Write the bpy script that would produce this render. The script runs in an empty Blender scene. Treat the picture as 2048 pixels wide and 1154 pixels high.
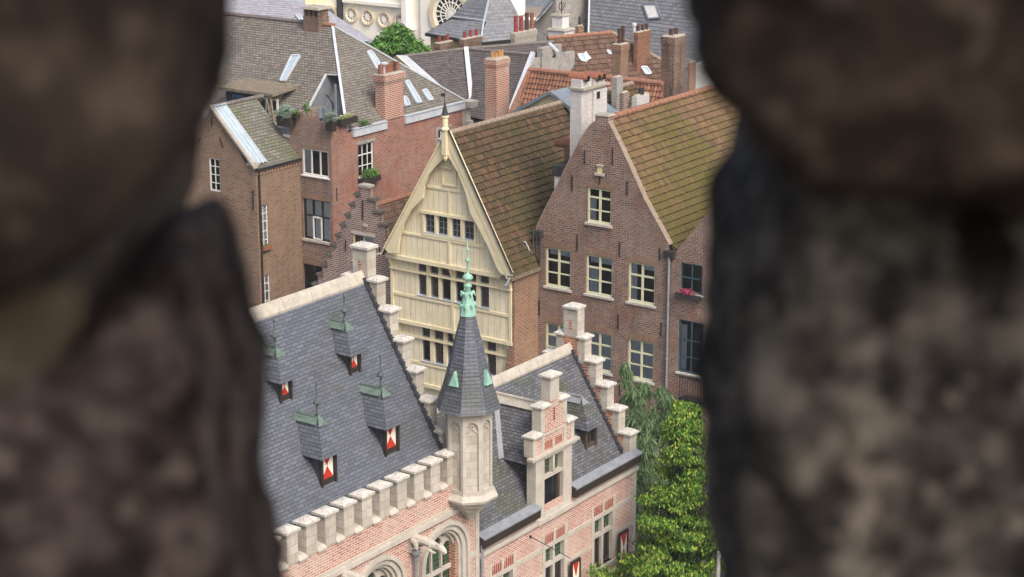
import bpy, bmesh, math, random
from math import sin, cos, tan, atan, radians, pi, hypot, sqrt
from mathutils import Vector, Matrix, noise
from mathutils.geometry import tessellate_polygon

# ------------------------------------------------------------------ camera, sky, sun, exposure
SC = bpy.context.scene
COL = SC.collection
FPX = 4000.0; TH = atan(1137/4000.0); CAMZ = 30.0; AZ = radians(35.1)
cam_d = bpy.data.cameras.new('camera'); cam = bpy.data.objects.new('camera', cam_d); COL.objects.link(cam)
cam.location = (0, 0, CAMZ); cam.rotation_euler = (pi/2 - TH, 0, 0)
cam_d.sensor_width = 36; cam_d.lens = FPX/2048*36; cam_d.clip_start = 0.05; cam_d.clip_end = 2000
cam_d.dof.use_dof = True; cam_d.dof.focus_distance = 78; cam_d.dof.aperture_fstop = 6.0
cam_d.dof.aperture_blades = 7
SC.camera = cam
wd = bpy.data.worlds.new("World"); SC.world = wd; wd.use_nodes = True
wt = wd.node_tree; bg = wt.nodes['Background']
sky = wt.nodes.new('ShaderNodeTexSky'); sky.sky_type = 'NISHITA'; sky.sun_disc = False
SUN_EL = radians(48); SUN_AZ = radians(150)      # azimuth clockwise from +Y: behind the camera to the right
sky.sun_elevation = SUN_EL; sky.sun_rotation = SUN_AZ; sky.dust_density = 6; sky.air_density = 1.0; sky.ozone_density = 0.6
wt.links.new(sky.outputs[0], bg.inputs[0]); bg.inputs[1].default_value = 0.122
sd = bpy.data.lights.new('sun', 'SUN'); sd.energy = 1.35; sd.angle = radians(26); sd.color = (1, 0.97, 0.93)
so = bpy.data.objects.new('sun', sd); COL.objects.link(so)
sdir = Vector((sin(SUN_AZ)*cos(SUN_EL), cos(SUN_AZ)*cos(SUN_EL), sin(SUN_EL)))
so.rotation_euler = (-sdir).to_track_quat('-Z', 'Y').to_euler(); so.location = (0, 0, 60)
SC.view_settings.view_transform = 'Standard'; SC.view_settings.look = 'None'
SC.view_settings.gamma = 1; SC.view_settings.exposure = 0.85
SC.cycles.use_denoising = True
SC.cycles.max_bounces = 6; SC.cycles.transparent_max_bounces = 12

# ------------------------------------------------------------------ frame of the town: x = V (right, towards viewer), y = U (away, right), z up
Uw = Vector((sin(AZ), cos(AZ), 0)); Vw = Vector((cos(AZ), -sin(AZ), 0))
RM = Matrix.Rotation(-AZ, 4, 'Z')
def raydir(px, py):
    a = (px-1024)/FPX; b = -(py-577)/FPX
    w = Vector((a, cos(TH)+b*sin(TH), -sin(TH)+b*cos(TH)))
    return Vector((w.dot(Vw), w.dot(Uw), w.z))
CAM = Vector((0, 0, CAMZ))
def hit(px, py, p0, n):
    r = raydir(px, py); t = (Vector(p0)-CAM).dot(n)/r.dot(n); return CAM + r*t
def pv(px, py, v): return hit(px, py, (v, 0, 0), Vector((1, 0, 0)))
def pu(px, py, u): return hit(px, py, (0, u, 0), Vector((0, 1, 0)))
def pz(px, py, z): return hit(px, py, (0, 0, z), Vector((0, 0, 1)))
random.seed(7)
R = random.Random(11)

# ------------------------------------------------------------------ materials
MATS = {}
def srgb(h):
    h = h.lstrip('#'); c = [int(h[i:i+2], 16)/255 for i in (0, 2, 4)]
    return tuple((x/12.92 if x <= .04045 else ((x+.055)/1.055)**2.4) for x in c) + (1,)
class NT:
    def __init__(s, name):
        s.m = bpy.data.materials.new(name); s.m.use_nodes = True; s.t = s.m.node_tree
        s.b = s.t.nodes['Principled BSDF']; s.out = s.t.nodes['Material Output']; MATS[name] = s.m
        s.b.inputs['Specular IOR Level'].default_value = 0.3
    def n(s, typ, **kw):
        nd = s.t.nodes.new(typ)
        for k, v in kw.items():
            if isinstance(k, str) and hasattr(nd, k): setattr(nd, k, v)
        return nd
    def l(s, a, b): s.t.links.new(a, b)
    def ramp(s, fac, stops, interp='LINEAR'):
        r = s.n('ShaderNodeValToRGB'); r.color_ramp.interpolation = interp
        e = r.color_ramp.elements
        while len(e) < len(stops): e.new(0.5)
        for i, (p, c) in enumerate(stops):
            e[i].position = p; e[i].color = c if isinstance(c, tuple) else srgb(c)
        s.l(fac, r.inputs[0]); return r.outputs[0]
    def noise(s, vec, scale, detail=4, rough=.6):
        k = s.n('ShaderNodeTexNoise'); k.inputs['Scale'].default_value = scale
        k.inputs['Detail'].default_value = detail; k.inputs['Roughness'].default_value = rough
        s.l(vec, k.inputs['Vector']); return k.outputs['Fac']
    def mix(s, fac, a, b, mode='MIX'):
        k = s.n('ShaderNodeMix'); k.data_type = 'RGBA'; k.blend_type = mode
        for sock, v in ((k.inputs[0], fac), (k.inputs[6], a), (k.inputs[7], b)):
            if hasattr(v, 'links') or hasattr(v, 'is_linked'): s.l(v, sock)
            else: sock.default_value = v if not isinstance(v, str) else srgb(v)
        return k.outputs[2]
    def uv(s): return s.n('ShaderNodeUVMap').outputs[0]
    def obj(s): return s.n('ShaderNodeTexCoord').outputs['Object']
    def bump(s, h, strength, dist=.02):
        k = s.n('ShaderNodeBump'); k.inputs['Strength'].default_value = strength; k.inputs['Distance'].default_value = dist
        s.l(h, k.inputs['Height']); s.l(k.outputs[0], s.b.inputs['Normal'])
def thresh(nt, fac, lo, hi, amt=1.0):
    k = nt.n('ShaderNodeMapRange'); nt.l(fac, k.inputs[0])
    k.inputs[1].default_value = lo; k.inputs[2].default_value = hi; k.inputs[4].default_value = amt; return k.outputs[0]
def mat_brick(name, cols, mortar, bw=.22, bh=.065, ms=.011, stain='#3a3230', stain_amt=.35, spots=None, spot_amt=0, rough=.9, patch=None, patch_amt=0, offset=.5, big=.35, bump=.35):
    """cols: colours of the single bricks; stain, spots, patch: weathering with its own shape."""
    t = NT(name); uv = t.uv(); ob = t.obj()
    br = t.n('ShaderNodeTexBrick'); br.offset = offset; br.inputs['Color1'].default_value = (0, 0, 0, 1); br.inputs['Color2'].default_value = (1, 1, 1, 1)
    br.inputs['Scale'].default_value = 1; br.inputs['Brick Width'].default_value = bw; br.inputs['Row Height'].default_value = bh
    br.inputs['Mortar Size'].default_value = ms; br.inputs['Mortar Smooth'].default_value = .3; br.inputs['Bias'].default_value = 0
    t.l(uv, br.inputs['Vector'])
    c = t.ramp(br.outputs['Color'], [(i/(max(1, len(cols)-1)), k) for i, k in enumerate(cols)])
    n1 = t.noise(ob, .9, 5, .65); n2 = t.noise(ob, 6, 4, .7); n3 = t.noise(ob, 22, 3, .7)
    c = t.mix(thresh(t, n2, .42, .7, .55), c, cols[-1])
    c = t.mix(br.outputs['Fac'], c, mortar)
    if patch: c = t.mix(thresh(t, n1, .5, .62, patch_amt), c, patch)
    if spots: c = t.mix(thresh(t, n3, .56, .66, spot_amt), c, spots)
    c = t.mix(thresh(t, t.noise(ob, .55, 6, .75), .47, .62, .35), c, mortar)
    mp = t.n('ShaderNodeMapping'); mp.inputs['Scale'].default_value = (3, 3, .35); mp.inputs['Location'].default_value = (3.3, 1.7, 9.1); t.l(ob, mp.inputs[0])
    c = t.mix(thresh(t, t.noise(mp.outputs[0], 1.0, 6, .75), .5, .72, stain_amt*1.1), c, stain)
    c = t.mix(thresh(t, t.noise(ob, big, 5, .7), .42, .75, stain_amt), c, stain)
    t.l(c, t.b.inputs['Base Color']); t.b.inputs['Roughness'].default_value = rough
    if bump:
        inv = t.n('ShaderNodeMath'); inv.operation = 'SUBTRACT'; inv.inputs[0].default_value = 1; t.l(br.outputs['Fac'], inv.inputs[1])
        ad = t.n('ShaderNodeMath'); ad.operation = 'ADD'; t.l(inv.outputs[0], ad.inputs[0]); t.l(n3, ad.inputs[1])
        t.bump(ad.outputs[0], bump, .012)
    return t.m
mat_brick('side_brick', ['#5b3a2c', '#7c4f3a', '#8c604a', '#6c4a3c'], '#9a8672', stain='#54443a', stain_amt=.4, spots='#a08e7c', spot_amt=.5, bw=0.27, bh=0.092, ms=0.02)
def mat_plain(name, c1, c2=None, scale=3, rough=.8, metal=0, c3=None, lo3=.6, bump=0, spec=.3, fine=25):
    t = NT(name); ob = t.obj(); c2 = c2 or c1
    c = t.ramp(t.noise(ob, scale, 5, .65), [(.3, c1), (.7, c2)])
    if c3: c = t.mix(thresh(t, t.noise(ob, scale*3.1, 5, .75), lo3, lo3+.08, .85), c, c3)
    t.l(c, t.b.inputs['Base Color']); t.b.inputs['Roughness'].default_value = rough; t.b.inputs['Metallic'].default_value = metal
    t.b.inputs['Specular IOR Level'].default_value = spec
    if bump: t.bump(t.noise(ob, fine, 4, .7), bump, .02)
    return t.m
mat_brick('pink_brick', ['#7a3c33', '#90503f', '#a06254', '#ad7a6c'], '#beb0a5', bw=.25, bh=.076, ms=.017, stain='#bfb0a4', stain_amt=.35, spots='#b9a898', spot_amt=.2, bump=.2, big=.8)
mat_brick('cheek_brick', ['#7a3424', '#99492f', '#b56a48'], '#b5a390', bw=0.27, bh=0.092, ms=0.02, stain='#5a4a40', stain_amt=.3, bump=.3)
mat_brick('red_brick', ['#5f2d22', '#86443a', '#9a5342', '#8e5e4c'], '#98857a', stain='#5a443b', stain_amt=.45, spots='#a28e80', spot_amt=.5, patch='#9a5a40', patch_amt=.5, big=.3, bw=0.27, bh=0.092, ms=0.02)
mat_brick('brown_brick', ['#3b2926', '#5c3f38', '#6f4d43', '#856357'], '#93857a', stain='#43372f', stain_amt=.45, spots='#b4a89c', spot_amt=.9, patch='#75493a', patch_amt=.5, big=.5, bw=0.27, bh=0.092, ms=0.02)
mat_brick('grey_brown_brick', ['#4e3a2f', '#715443', '#846653', '#795b4b'], '#8f7e6c', stain='#54443a', stain_amt=.4, spots='#8f8272', spot_amt=.4, big=.5, bw=0.27, bh=0.092, ms=0.02)
mat_brick('dark_gable_brick', ['#3e2a26', '#61403a', '#74524a'], '#aa9c92', ms=0.024, stain='#453733', stain_amt=.3, big=.6, bw=0.27, bh=0.092)
mat_brick('orange_brick', ['#5f3a2c', '#7f4e39', '#8c5c44'], '#7c6455', stain='#4b3a33', stain_amt=.3, big=.8, bw=0.27, bh=0.092, ms=0.02)
mat_brick('soot_brick', ['#33261f', '#5a3c30', '#7b4c3a'], '#86786c', stain='#2e2622', stain_amt=.7, spots='#a3968a', spot_amt=.6, big=.7, bw=0.27, bh=0.092, ms=0.018)
mat_brick('clean_brick', ['#7d4232', '#9a5541', '#8c4a3a'], '#b9ab9d', ms=0.02, stain='#5c4338', stain_amt=.25, bw=0.27, bh=0.092)
mat_brick('arch_brick', ['#765a48', '#8c6b54', '#6b5244'], '#8f8172', bw=.07, bh=.3, ms=.009, offset=0, stain='#5c4a3e', stain_amt=.3)
mat_brick('ashlar', ['#aba59a', '#b9b3a9', '#c1bcb3', '#a59d91'], '#847d72', bw=.55, bh=.26, ms=.007, stain='#8c857a', stain_amt=.4, spots='#8f8778', spot_amt=.5, big=1.6, bump=.3)
mat_brick('white_painted_brick', ['#b9b6b4', '#c6c3c2', '#d0cecd'], '#a7a3a2', stain='#8d8480', stain_amt=.35, spots='#9c7f70', spot_amt=.25, big=.9, bump=.2)
mat_plain('brick_on_edge', '#7c3e32', '#95503f', 9, .9)
mat_plain('stone', '#a09a90', '#b7b1a7', 3, .85, c3='#8f887d', lo3=.62, bump=.25)
mat_plain('cap_stone', '#a6a29a', '#c8c5be', 7, .85, c3='#625d52', lo3=.54, bump=.5)
mat_plain('ridge_stone', '#9c968b', '#b5afa4', 4, .85, c3='#6c665c', lo3=.6, bump=.4)
def mat_slate(name, cols, joint, bw=.26, bh=.1, moss='#4a4c30', moss_amt=.35, rough=.55, ms=.006, big=.35, light='#8a8a90', light_amt=.2, lo=.5):
    t = NT(name); uv = t.uv(); ob = t.obj()
    br = t.n('ShaderNodeTexBrick'); br.offset = .5; br.inputs['Color1'].default_value = (0, 0, 0, 1); br.inputs['Color2'].default_value = (1, 1, 1, 1)
    br.inputs['Scale'].default_value = 1; br.inputs['Brick Width'].default_value = bw; br.inputs['Row Height'].default_value = bh
    br.inputs['Mortar Size'].default_value = ms; br.inputs['Mortar Smooth'].default_value = .1; t.l(uv, br.inputs['Vector'])
    c = t.ramp(br.outputs['Color'], [(i/(len(cols)-1), k) for i, k in enumerate(cols)])
    c = t.mix(thresh(t, t.noise(ob, 9, 4, .75), .5, .7, light_amt), c, light)
    c = t.mix(thresh(t, t.noise(ob, big, 5, .75), lo, lo+.18, moss_amt), c, moss)
    c = t.mix(br.outputs['Fac'], c, joint)
    t.l(c, t.b.inputs['Base Color']); t.b.inputs['Roughness'].default_value = rough; t.b.inputs['Specular IOR Level'].default_value = .4
    t.bump(t.noise(ob, 30, 3, .7), .15, .01)
    return t.m
mat_slate('slate', ['#4d5059', '#555962', '#5e626c', '#51555e'], '#262930', ms=.008, bw=.3, bh=.105, moss='#474b3f', moss_amt=.6, lo=.50, big=.5, light='#777b83', light_amt=.2)
mat_slate('old_slate', ['#43444a', '#56575e', '#696a70', '#4d4e54'], '#202022', ms=.009, bw=.2, bh=.105, moss='#4d5132', moss_amt=.75, lo=.48, light='#77787c', light_amt=.4, big=.6)
mat_slate('scale_slate', ['#5c5650', '#6d6862', '#7d7871', '#66605a'], '#454039', bw=.2, bh=.15, moss='#575848', moss_amt=.5, lo=.48, rough=.8, light='#8b867e', light_amt=.5, ms=.014)
mat_slate('mossy_slate', ['#5a5a50', '#66665c', '#74746a'], '#3e3e36', bw=.24, bh=.17, moss='#4e5526', moss_amt=.75, lo=.46, rough=.8, ms=.012, light='#7d7c74', light_amt=.5)
mat_slate('dark_slate', ['#3c3839', '#4a4546', '#575152', '#444041'], '#2c292a', bw=.2, bh=.15, moss='#4c4744', moss_amt=.5, rough=.85, light='#807b7a', light_amt=.45)
mat_slate('blue_slate', ['#66686c', '#73757a', '#7e8086', '#6c6e73'], '#484a4e', bw=.34, bh=.22, moss='#62665f', moss_amt=.4, rough=.6, ms=.010, light='#8c9096', light_amt=.35)
mat_slate('pale_slate', ['#8b8b93', '#96969e', '#9f9fa7'], '#7b7b84', bw=.3, bh=.16, moss='#8c8c90', moss_amt=.2, rough=.6, ms=.01)
def mat_tile(name, cols, moss, moss_amt, bw=.22, bh=.3, lo=.42, eave=0, grime='#3c3328', grime_amt=.3, big=.35):
    t = NT(name); uv = t.uv(); ob = t.obj()
    br = t.n('ShaderNodeTexBrick'); br.offset = 0; br.inputs['Color1'].default_value = (0, 0, 0, 1); br.inputs['Color2'].default_value = (1, 1, 1, 1)
    br.inputs['Scale'].default_value = 1; br.inputs['Brick Width'].default_value = bw; br.inputs['Row Height'].default_value = bh
    br.inputs['Mortar Size'].default_value = .002; t.l(uv, br.inputs['Vector'])
    c = t.ramp(br.outputs['Color'], [(i/(len(cols)-1), k) for i, k in enumerate(cols)])
    c = t.mix(thresh(t, t.noise(ob, 5, 5, .75), .45, .7, grime_amt), c, grime)
    mo = t.noise(ob, big, 6, .72)
    k = t.n('ShaderNodeMath'); k.operation = 'MULTIPLY_ADD'; t.l(br.outputs['Color'], k.inputs[0]); k.inputs[1].default_value = .16; t.l(mo, k.inputs[2])
    if eave:   # moss grows thicker towards the eaves (v of the UV is the distance from them)
        sx = t.n('ShaderNodeSeparateXYZ'); t.l(uv, sx.inputs[0]); k2 = t.n('ShaderNodeMath'); k2.operation = 'MULTIPLY_ADD'; t.l(sx.outputs[1], k2.inputs[0]); k2.inputs[1].default_value = -eave/6; k2.inputs[2].default_value = eave*.6
        k3 = t.n('ShaderNodeMath'); k3.operation = 'ADD'; t.l(k.outputs[0], k3.inputs[0]); t.l(k2.outputs[0], k3.inputs[1]); k = k3
    c = t.mix(thresh(t, k.outputs[0], lo, lo+.22, moss_amt), c, moss)
    t.l(c, t.b.inputs['Base Color']); t.b.inputs['Roughness'].default_value = .85
    t.bump(t.noise(ob, 40, 3, .7), .3, .012); return t.m
mat_tile('mossy_tile', ['#4f4130', '#66503a', '#745a42', '#5a4c34', '#7c5a40'], '#4f4b20', .85, lo=.45, eave=.28, grime='#43392a')
mat_tile('brown_tile', ['#3b3025', '#4f3d2d', '#634733', '#453829', '#342c22'], '#403d20', .7, lo=.46, eave=.1, grime_amt=.6)
mat_tile('orange_tile', ['#664235', '#845746', '#936852', '#6f4a3b'], '#5c4637', .6, lo=.5)
mat_tile('russet_tile', ['#4b3932', '#5c463c', '#6a5347', '#523f36'], '#67503c', .4, lo=.5)
mat_plain('ridge_orange', '#7c5443', '#96705c', 6, .85, c3='#5f483c', lo3=.62)
mat_plain('ridge_grey_tile', '#7a6c5e', '#99897a', 6, .85, c3='#56504a', lo3=.55)
mat_plain('ridge_slate_tile', '#5c5452', '#76706c', 6, .8, c3='#8a5a4a', lo3=.66)
mat_plain('lead', '#6f7379', '#878b91', 4, .6, .0, c3='#5f6368', lo3=.58, spec=.5)
mat_plain('zinc', '#a3a9b1', '#b9bec5', 3, .45, .0, spec=.5)
mat_plain('dark_metal', '#2a2a2c', '#3a3a3a', 5, .6)
mat_plain('black_wood', '#25201d', '#342c27', 5, .7)
mat_plain('brown_wood', '#40332b', '#57473a', 7, .7)
mat_plain('weathered_wood', '#5f574a', '#857a6a', 5, .85, c3='#4c4a38', lo3=.6)
mat_plain('dark_slate_cladding', '#33343b', '#40414a', 6, .6)
mat_plain('copper', '#6e9385', '#8fb3a3', 4, .6, c3='#54665c', lo3=.6)
mat_plain('finial_metal', '#3f4a47', '#56645f', 5, .6)
mat_plain('copper_green', '#74a090', '#96bcac', 4, .6, c3='#5c8a78', lo3=.64)
mat_plain('dormer_copper', '#4e5f56', '#6c8075', 5, .6, c3='#3f4843', lo3=.55)
mat_plain('cream_wood', '#cbbf9c', '#d8ceb0', 2.2, .75, c3='#ab9c76', lo3=.66)
mat_plain('cream_frame', '#bdb283', '#ccc196', 3, .6)
mat_plain('green_cream_frame', '#c0c0a0', '#cdcdb0', 3, .6)
mat_plain('white_frame', '#c6c5c2', '#d8d8d6', 3, .5)
mat_plain('black_frame', '#1d1f20', '#2a2c2c', 3, .5)
mat_plain('blue_frame', '#2c424a', '#3b5660', 3, .5)
mat_plain('bright_blue', '#1d4f86', '#28619c', 3, .5)
mat_plain('grey_frame', '#5f6870', '#77808a', 3, .5)
mat_plain('plaster_white', '#c4c2c0', '#d6d4d2', 2, .85, c3='#a19c98', lo3=.66)
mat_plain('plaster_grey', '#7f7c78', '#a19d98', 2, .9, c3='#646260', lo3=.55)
mat_plain('plaster_cream', '#cfc6a4', '#d9d1b2', 2, .85)
mat_plain('church_wall', '#ebe6da', '#f2eee4', .5, .85)
mat_plain('church_trim', '#d3c19f', '#decfb2', .8, .85)
mat_plain('ochre_wall', '#a08a56', '#b39c68', 1.2, .9)
mat_plain('terracotta', '#77493a', '#91604a', 6, .85, c3='#5c3a2e', lo3=.62)
mat_plain('terracotta_red', '#7a2e28', '#94443a', 6, .8)
mat_plain('terracotta_dark', '#3c2c28', '#553a33', 6, .85)
mat_plain('terracotta_tan', '#9a7548', '#ad8656', 6, .85)
mat_plain('mortar_top', '#8b857b', '#a39d92', 5, .95, c3='#6d6f52', lo3=.6)
mat_plain('dark_coping', '#4c4742', '#66605a', 5, .9, c3='#3a3632')
mat_plain('interior_shade', '#141210', '#1c1916', 2, .95)  # near-black colour standing in for the shade inside rooms and flues
mat_plain('curtain', '#dcdde0', '#ececee', 14, .9)
mat_plain('net_curtain', '#c3c6cc', '#dcdee2', 14, .9)
mat_plain('grey_panel', '#5c6064', '#70757a', 2, .6)
mat_plain('shutter_red', '#a02a1c', '#b53423', 4, .6)
mat_plain('shutter_white', '#d8d2c6', '#e2ddd2', 4, .6)
mat_plain('iron', '#1f1c1b', '#2c2826', 5, .7)
mat_plain('bark', '#4a4036', '#5f5346', 8, .9, bump=.5)
mat_plain('gravel', '#6d655c', '#8e867a', 9, .95, c3='#54504a')
mat_plain('ground', '#4d4a46', '#615d58', .6, .95)
mat_plain('grass_plant', '#7c8f78', '#93a58c', 9, .9)
def mat_leaf(name, cols):
    t = NT(name); g = t.n('ShaderNodeNewGeometry')
    c = t.ramp(g.outputs['Random Per Island'], [(i/(len(cols)-1), k) for i, k in enumerate(cols)])
    t.l(c, t.b.inputs['Base Color']); t.b.inputs['Roughness'].default_value = .55
    tr = t.n('ShaderNodeBsdfTranslucent'); t.l(c, tr.inputs[0]); mx = t.n('ShaderNodeMixShader'); mx.inputs[0].default_value = .28
    t.l(t.b.outputs[0], mx.inputs[1]); t.l(tr.outputs[0], mx.inputs[2]); t.l(mx.outputs[0], t.out.inputs[0]); return t.m
mat_leaf('leaf_bright', ['#24430f', '#3a631b', '#558026', '#7c9c36', '#b0b84e'])
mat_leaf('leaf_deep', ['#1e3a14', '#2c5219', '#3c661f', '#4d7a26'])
mat_leaf('leaf_mid', ['#2c4c1e', '#43702a', '#5c8a36', '#7aa34a'])
mat_leaf('leaf_fine', ['#3a5034', '#4f6a42', '#688256', '#7b9266'])
mat_leaf('leaf_grey', ['#6c8272', '#839886', '#98a894'])
mat_leaf('leaf_pale', ['#a9ad86', '#c4c59c', '#87954e'])
mat_leaf('flower_pink', ['#a81e5c', '#c8327a', '#3f6a2a', '#b92a66'])
def mat_glass(name, tint='#0d1012', fac=.6):
    t = NT(name); tr = t.n('ShaderNodeBsdfTransparent'); tr.inputs[0].default_value = (.78, .82, .82, 1)
    gl = t.n('ShaderNodeBsdfGlossy'); gl.inputs['Roughness'].default_value = .04; gl.inputs[0].default_value = (.9, .93, 1, 1)
    fr = t.n('ShaderNodeFresnel'); fr.inputs[0].default_value = 1.5
    mx = t.n('ShaderNodeMixShader'); t.l(fr.outputs[0], mx.inputs[0]); t.l(tr.outputs[0], mx.inputs[1]); t.l(gl.outputs[0], mx.inputs[2])
    t.l(mx.outputs[0], t.out.inputs[0]); return t.m
mat_glass('glass')
def mat_leaded(name, glass, lead, bw, bh, ms=.008, rough=.15):
    t = NT(name); uv = t.uv(); br = t.n('ShaderNodeTexBrick'); br.offset = 0
    br.inputs['Color1'].default_value = srgb(glass[0]); br.inputs['Color2'].default_value = srgb(glass[1]); br.inputs['Mortar'].default_value = srgb(lead)
    br.inputs['Scale'].default_value = 1; br.inputs['Brick Width'].default_value = bw; br.inputs['Row Height'].default_value = bh
    br.inputs['Mortar Size'].default_value = ms; t.l(uv, br.inputs['Vector']); t.l(br.outputs[0], t.b.inputs['Base Color'])
    t.b.inputs['Roughness'].default_value = rough; t.b.inputs['Specular IOR Level'].default_value = .5; return t.m
mat_leaded('green_leaded_glass', ('#16251a', '#24402c'), '#5f6c60', .11, .15)
mat_leaded('brown_leaded_glass', ('#1b1615', '#33221f'), '#4d4b4b', .09, .09, .007)
mat_plain('skylight_glass', '#8ea1ad', '#a7b6bf', 2, .15, spec=.6)
mat_plain('dark_glass', '#15191c', '#23292d', 2, .1, spec=.5)
t = NT('planks'); uv = t.uv(); br = t.n('ShaderNodeTexBrick'); br.offset = 0
br.inputs['Color1'].default_value = srgb('#d8ceb0'); br.inputs['Color2'].default_value = srgb('#ddd5bb'); br.inputs['Mortar'].default_value = srgb('#a09474')
br.inputs['Scale'].default_value = 1; br.inputs['Brick Width'].default_value = .3; br.inputs['Row Height'].default_value = 50; br.inputs['Mortar Size'].default_value = .009
t.l(uv, br.inputs['Vector'])
c = t.mix(thresh(t, t.noise(t.obj(), 1.2, 6, .7), .45, .8, .5), br.outputs[0], '#bcab84'); mp = t.n('ShaderNodeMapping'); mp.inputs['Scale'].default_value = (5, 5, .5); t.l(t.obj(), mp.inputs[0])
c = t.mix(thresh(t, t.noise(mp.outputs[0], 2.0, 6, .75), .48, .72, .5), c, '#958a6e')
t.l(c, t.b.inputs['Base Color']); t.b.inputs['Roughness'].default_value = .75
def M(n): return MATS[n]

# ------------------------------------------------------------------ mesh builder (town frame)
BASE = {}
class MB:
    def __init__(s): s.v = []; s.f = []; s.uvs = {}; s.smooth = False
    def add(s, vs, fs, uvs=None):
        o = len(s.v); s.v += [Vector(p) for p in vs]
        for i, f in enumerate(fs):
            s.f.append(tuple(o+k for k in f))
            if uvs: s.uvs[len(s.f)-1] = uvs[i]
        return s
    def box(s, a0, a1, b0, b1, c0, c1, top=None):
        """top: inset of the top face, for splayed or pyramid tops"""
        t = top or 0
        vs = [(a0, b0, c0), (a1, b0, c0), (a1, b1, c0), (a0, b1, c0), (a0+t, b0+t, c1), (a1-t, b0+t, c1), (a1-t, b1-t, c1), (a0+t, b1-t, c1)]
        return s.add(vs, [(3, 2, 1, 0), (4, 5, 6, 7), (0, 1, 5, 4), (1, 2, 6, 5), (2, 3, 7, 6), (3, 0, 4, 7)])
    def poly(s, pts): return s.add(pts, [tuple(range(len(pts)))])
    def slab(s, pts, th):
        """convex polygon with thickness th against its normal"""
        P = [Vector(p) for p in pts]; n = (P[1]-P[0]).cross(P[2]-P[0]).normalized()
        if n.z < 0 or (abs(n.z) < 1e-4 and (n.x < -1e-4 or (abs(n.x) < 1e-4 and n.y > 0))): P.reverse(); n = -n
        k = len(P); Q = [p-n*th for p in P]
        return s.add(P+Q, [tuple(range(k)), tuple(range(2*k-1, k-1, -1))] + [(i, i+k, (i+1) % k+k, (i+1) % k) for i in range(k)])
    def bar(s, p0, p1, w, h, up=(0, 0, 1)):
        p0 = Vector(p0); p1 = Vector(p1); d = (p1-p0).normalized(); up = Vector(up)
        a = d.cross(up)
        if a.length < 1e-4: a = d.cross(Vector((1, 0, 0)))
        a.normalize(); b = a.cross(d).normalized(); a *= w/2; b *= h/2
        vs = [p0-a-b, p0+a-b, p0+a+b, p0-a+b, p1-a-b, p1+a-b, p1+a+b, p1-a+b]
        return s.add(vs, [(0, 1, 2, 3), (7, 6, 5, 4), (0, 4, 5, 1), (1, 5, 6, 2), (2, 6, 7, 3), (3, 7, 4, 0)])
    def tube(s, pts, r, n=8, caps=True):
        P = [Vector(p) for p in pts]; rr = r if isinstance(r, (list, tuple)) else [r]*len(P); o = len(s.v); ref = None
        for i, p in enumerate(P):
            d = (P[min(i+1, len(P)-1)]-P[max(i-1, 0)]).normalized()
            a = d.cross(Vector((0, 0, 1))) if abs(d.z) < .95 else d.cross(Vector((0, 1, 0)))
            a.normalize()
            if ref is not None and a.dot(ref) < 0: a = -a
            ref = a; b = d.cross(a)
            s.v += [p + (a*cos(2*pi*k/n) + b*sin(2*pi*k/n))*rr[i] for k in range(n)]
        for i in range(len(P)-1):
            for k in range(n):
                s.f.append((o+i*n+k, o+i*n+(k+1) % n, o+(i+1)*n+(k+1) % n, o+(i+1)*n+k))
        if caps:
            s.f.append(tuple(o+k for k in reversed(range(n)))); s.f.append(tuple(o+(len(P)-1)*n+k for k in range(n)))
        return s
    def lathe(s, c, prof, n=12, rot=0.0, closed=True):
        """c: (x, y) centre, prof: list of (r, z)"""
        o = len(s.v)
        for r, z in prof: s.v += [Vector((c[0]+r*cos(2*pi*k/n+rot), c[1]+r*sin(2*pi*k/n+rot), z)) for k in range(n)]
        for i in range(len(prof)-1):
            for k in range(n): s.f.append((o+i*n+k, o+i*n+(k+1) % n, o+(i+1)*n+(k+1) % n, o+(i+1)*n+k))
        if closed:
            s.f.append(tuple(o+k for k in reversed(range(n)))); s.f.append(tuple(o+(len(prof)-1)*n+k for k in range(n)))
        return s
    def build(s, name, mat, parent=None, bevel=0):
        me = bpy.data.meshes.new(name); b = BASE.get(parent, Vector((0, 0, 0))) if parent is not None else Vector((0, 0, 0))
        me.from_pydata([tuple(p-b) for p in s.v], [], s.f); me.update()
        ul = me.uv_layers.new(name='UVMap')
        for i, p in enumerate(me.polygons):
            if i in s.uvs:
                for k, li in enumerate(p.loop_indices): ul.data[li].uv = s.uvs[i][k]
                continue
            n = p.normal
            if abs(n.z) > .97: t1 = Vector((1, 0, 0)); b1 = Vector((0, 1, 0))
            else:
                t1 = Vector((0, 0, 1)).cross(n).normalized(); b1 = n.cross(t1)
                if abs(t1.x) > abs(t1.y):
                    if t1.x < 0: t1 = -t1
                elif t1.y < 0: t1 = -t1
                if b1.z < 0: b1 = -b1
            for li in p.loop_indices:
                q = s.v[me.loops[li].vertex_index]; ul.data[li].uv = (q.dot(t1), q.dot(b1))
        me.materials.append(M(mat) if isinstance(mat, str) else mat)
        if s.smooth:
            for p in me.polygons: p.use_smooth = True
        ob = bpy.data.objects.new(name, me); COL.objects.link(ob)
        if parent is not None: ob.parent = parent; BASE[ob] = b
        else:
            ob.rotation_euler = (0, 0, -AZ); BASE[ob] = Vector((0, 0, 0))
        if bevel:
            md = ob.modifiers.new('bevel', 'BEVEL'); md.width = bevel; md.segments = 1; md.limit_method = 'ANGLE'
        return ob
def thing(name, label, cat, base=(0, 0, 0), group=None):
    o = bpy.data.objects.new(name, None); COL.objects.link(o); o.empty_display_size = .3
    b = Vector(base); o.location = RM @ b; o.rotation_euler = (0, 0, -AZ); BASE[o] = b
    o['label'] = label; o['category'] = cat
    if group: o['group'] = group
    return o
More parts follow.
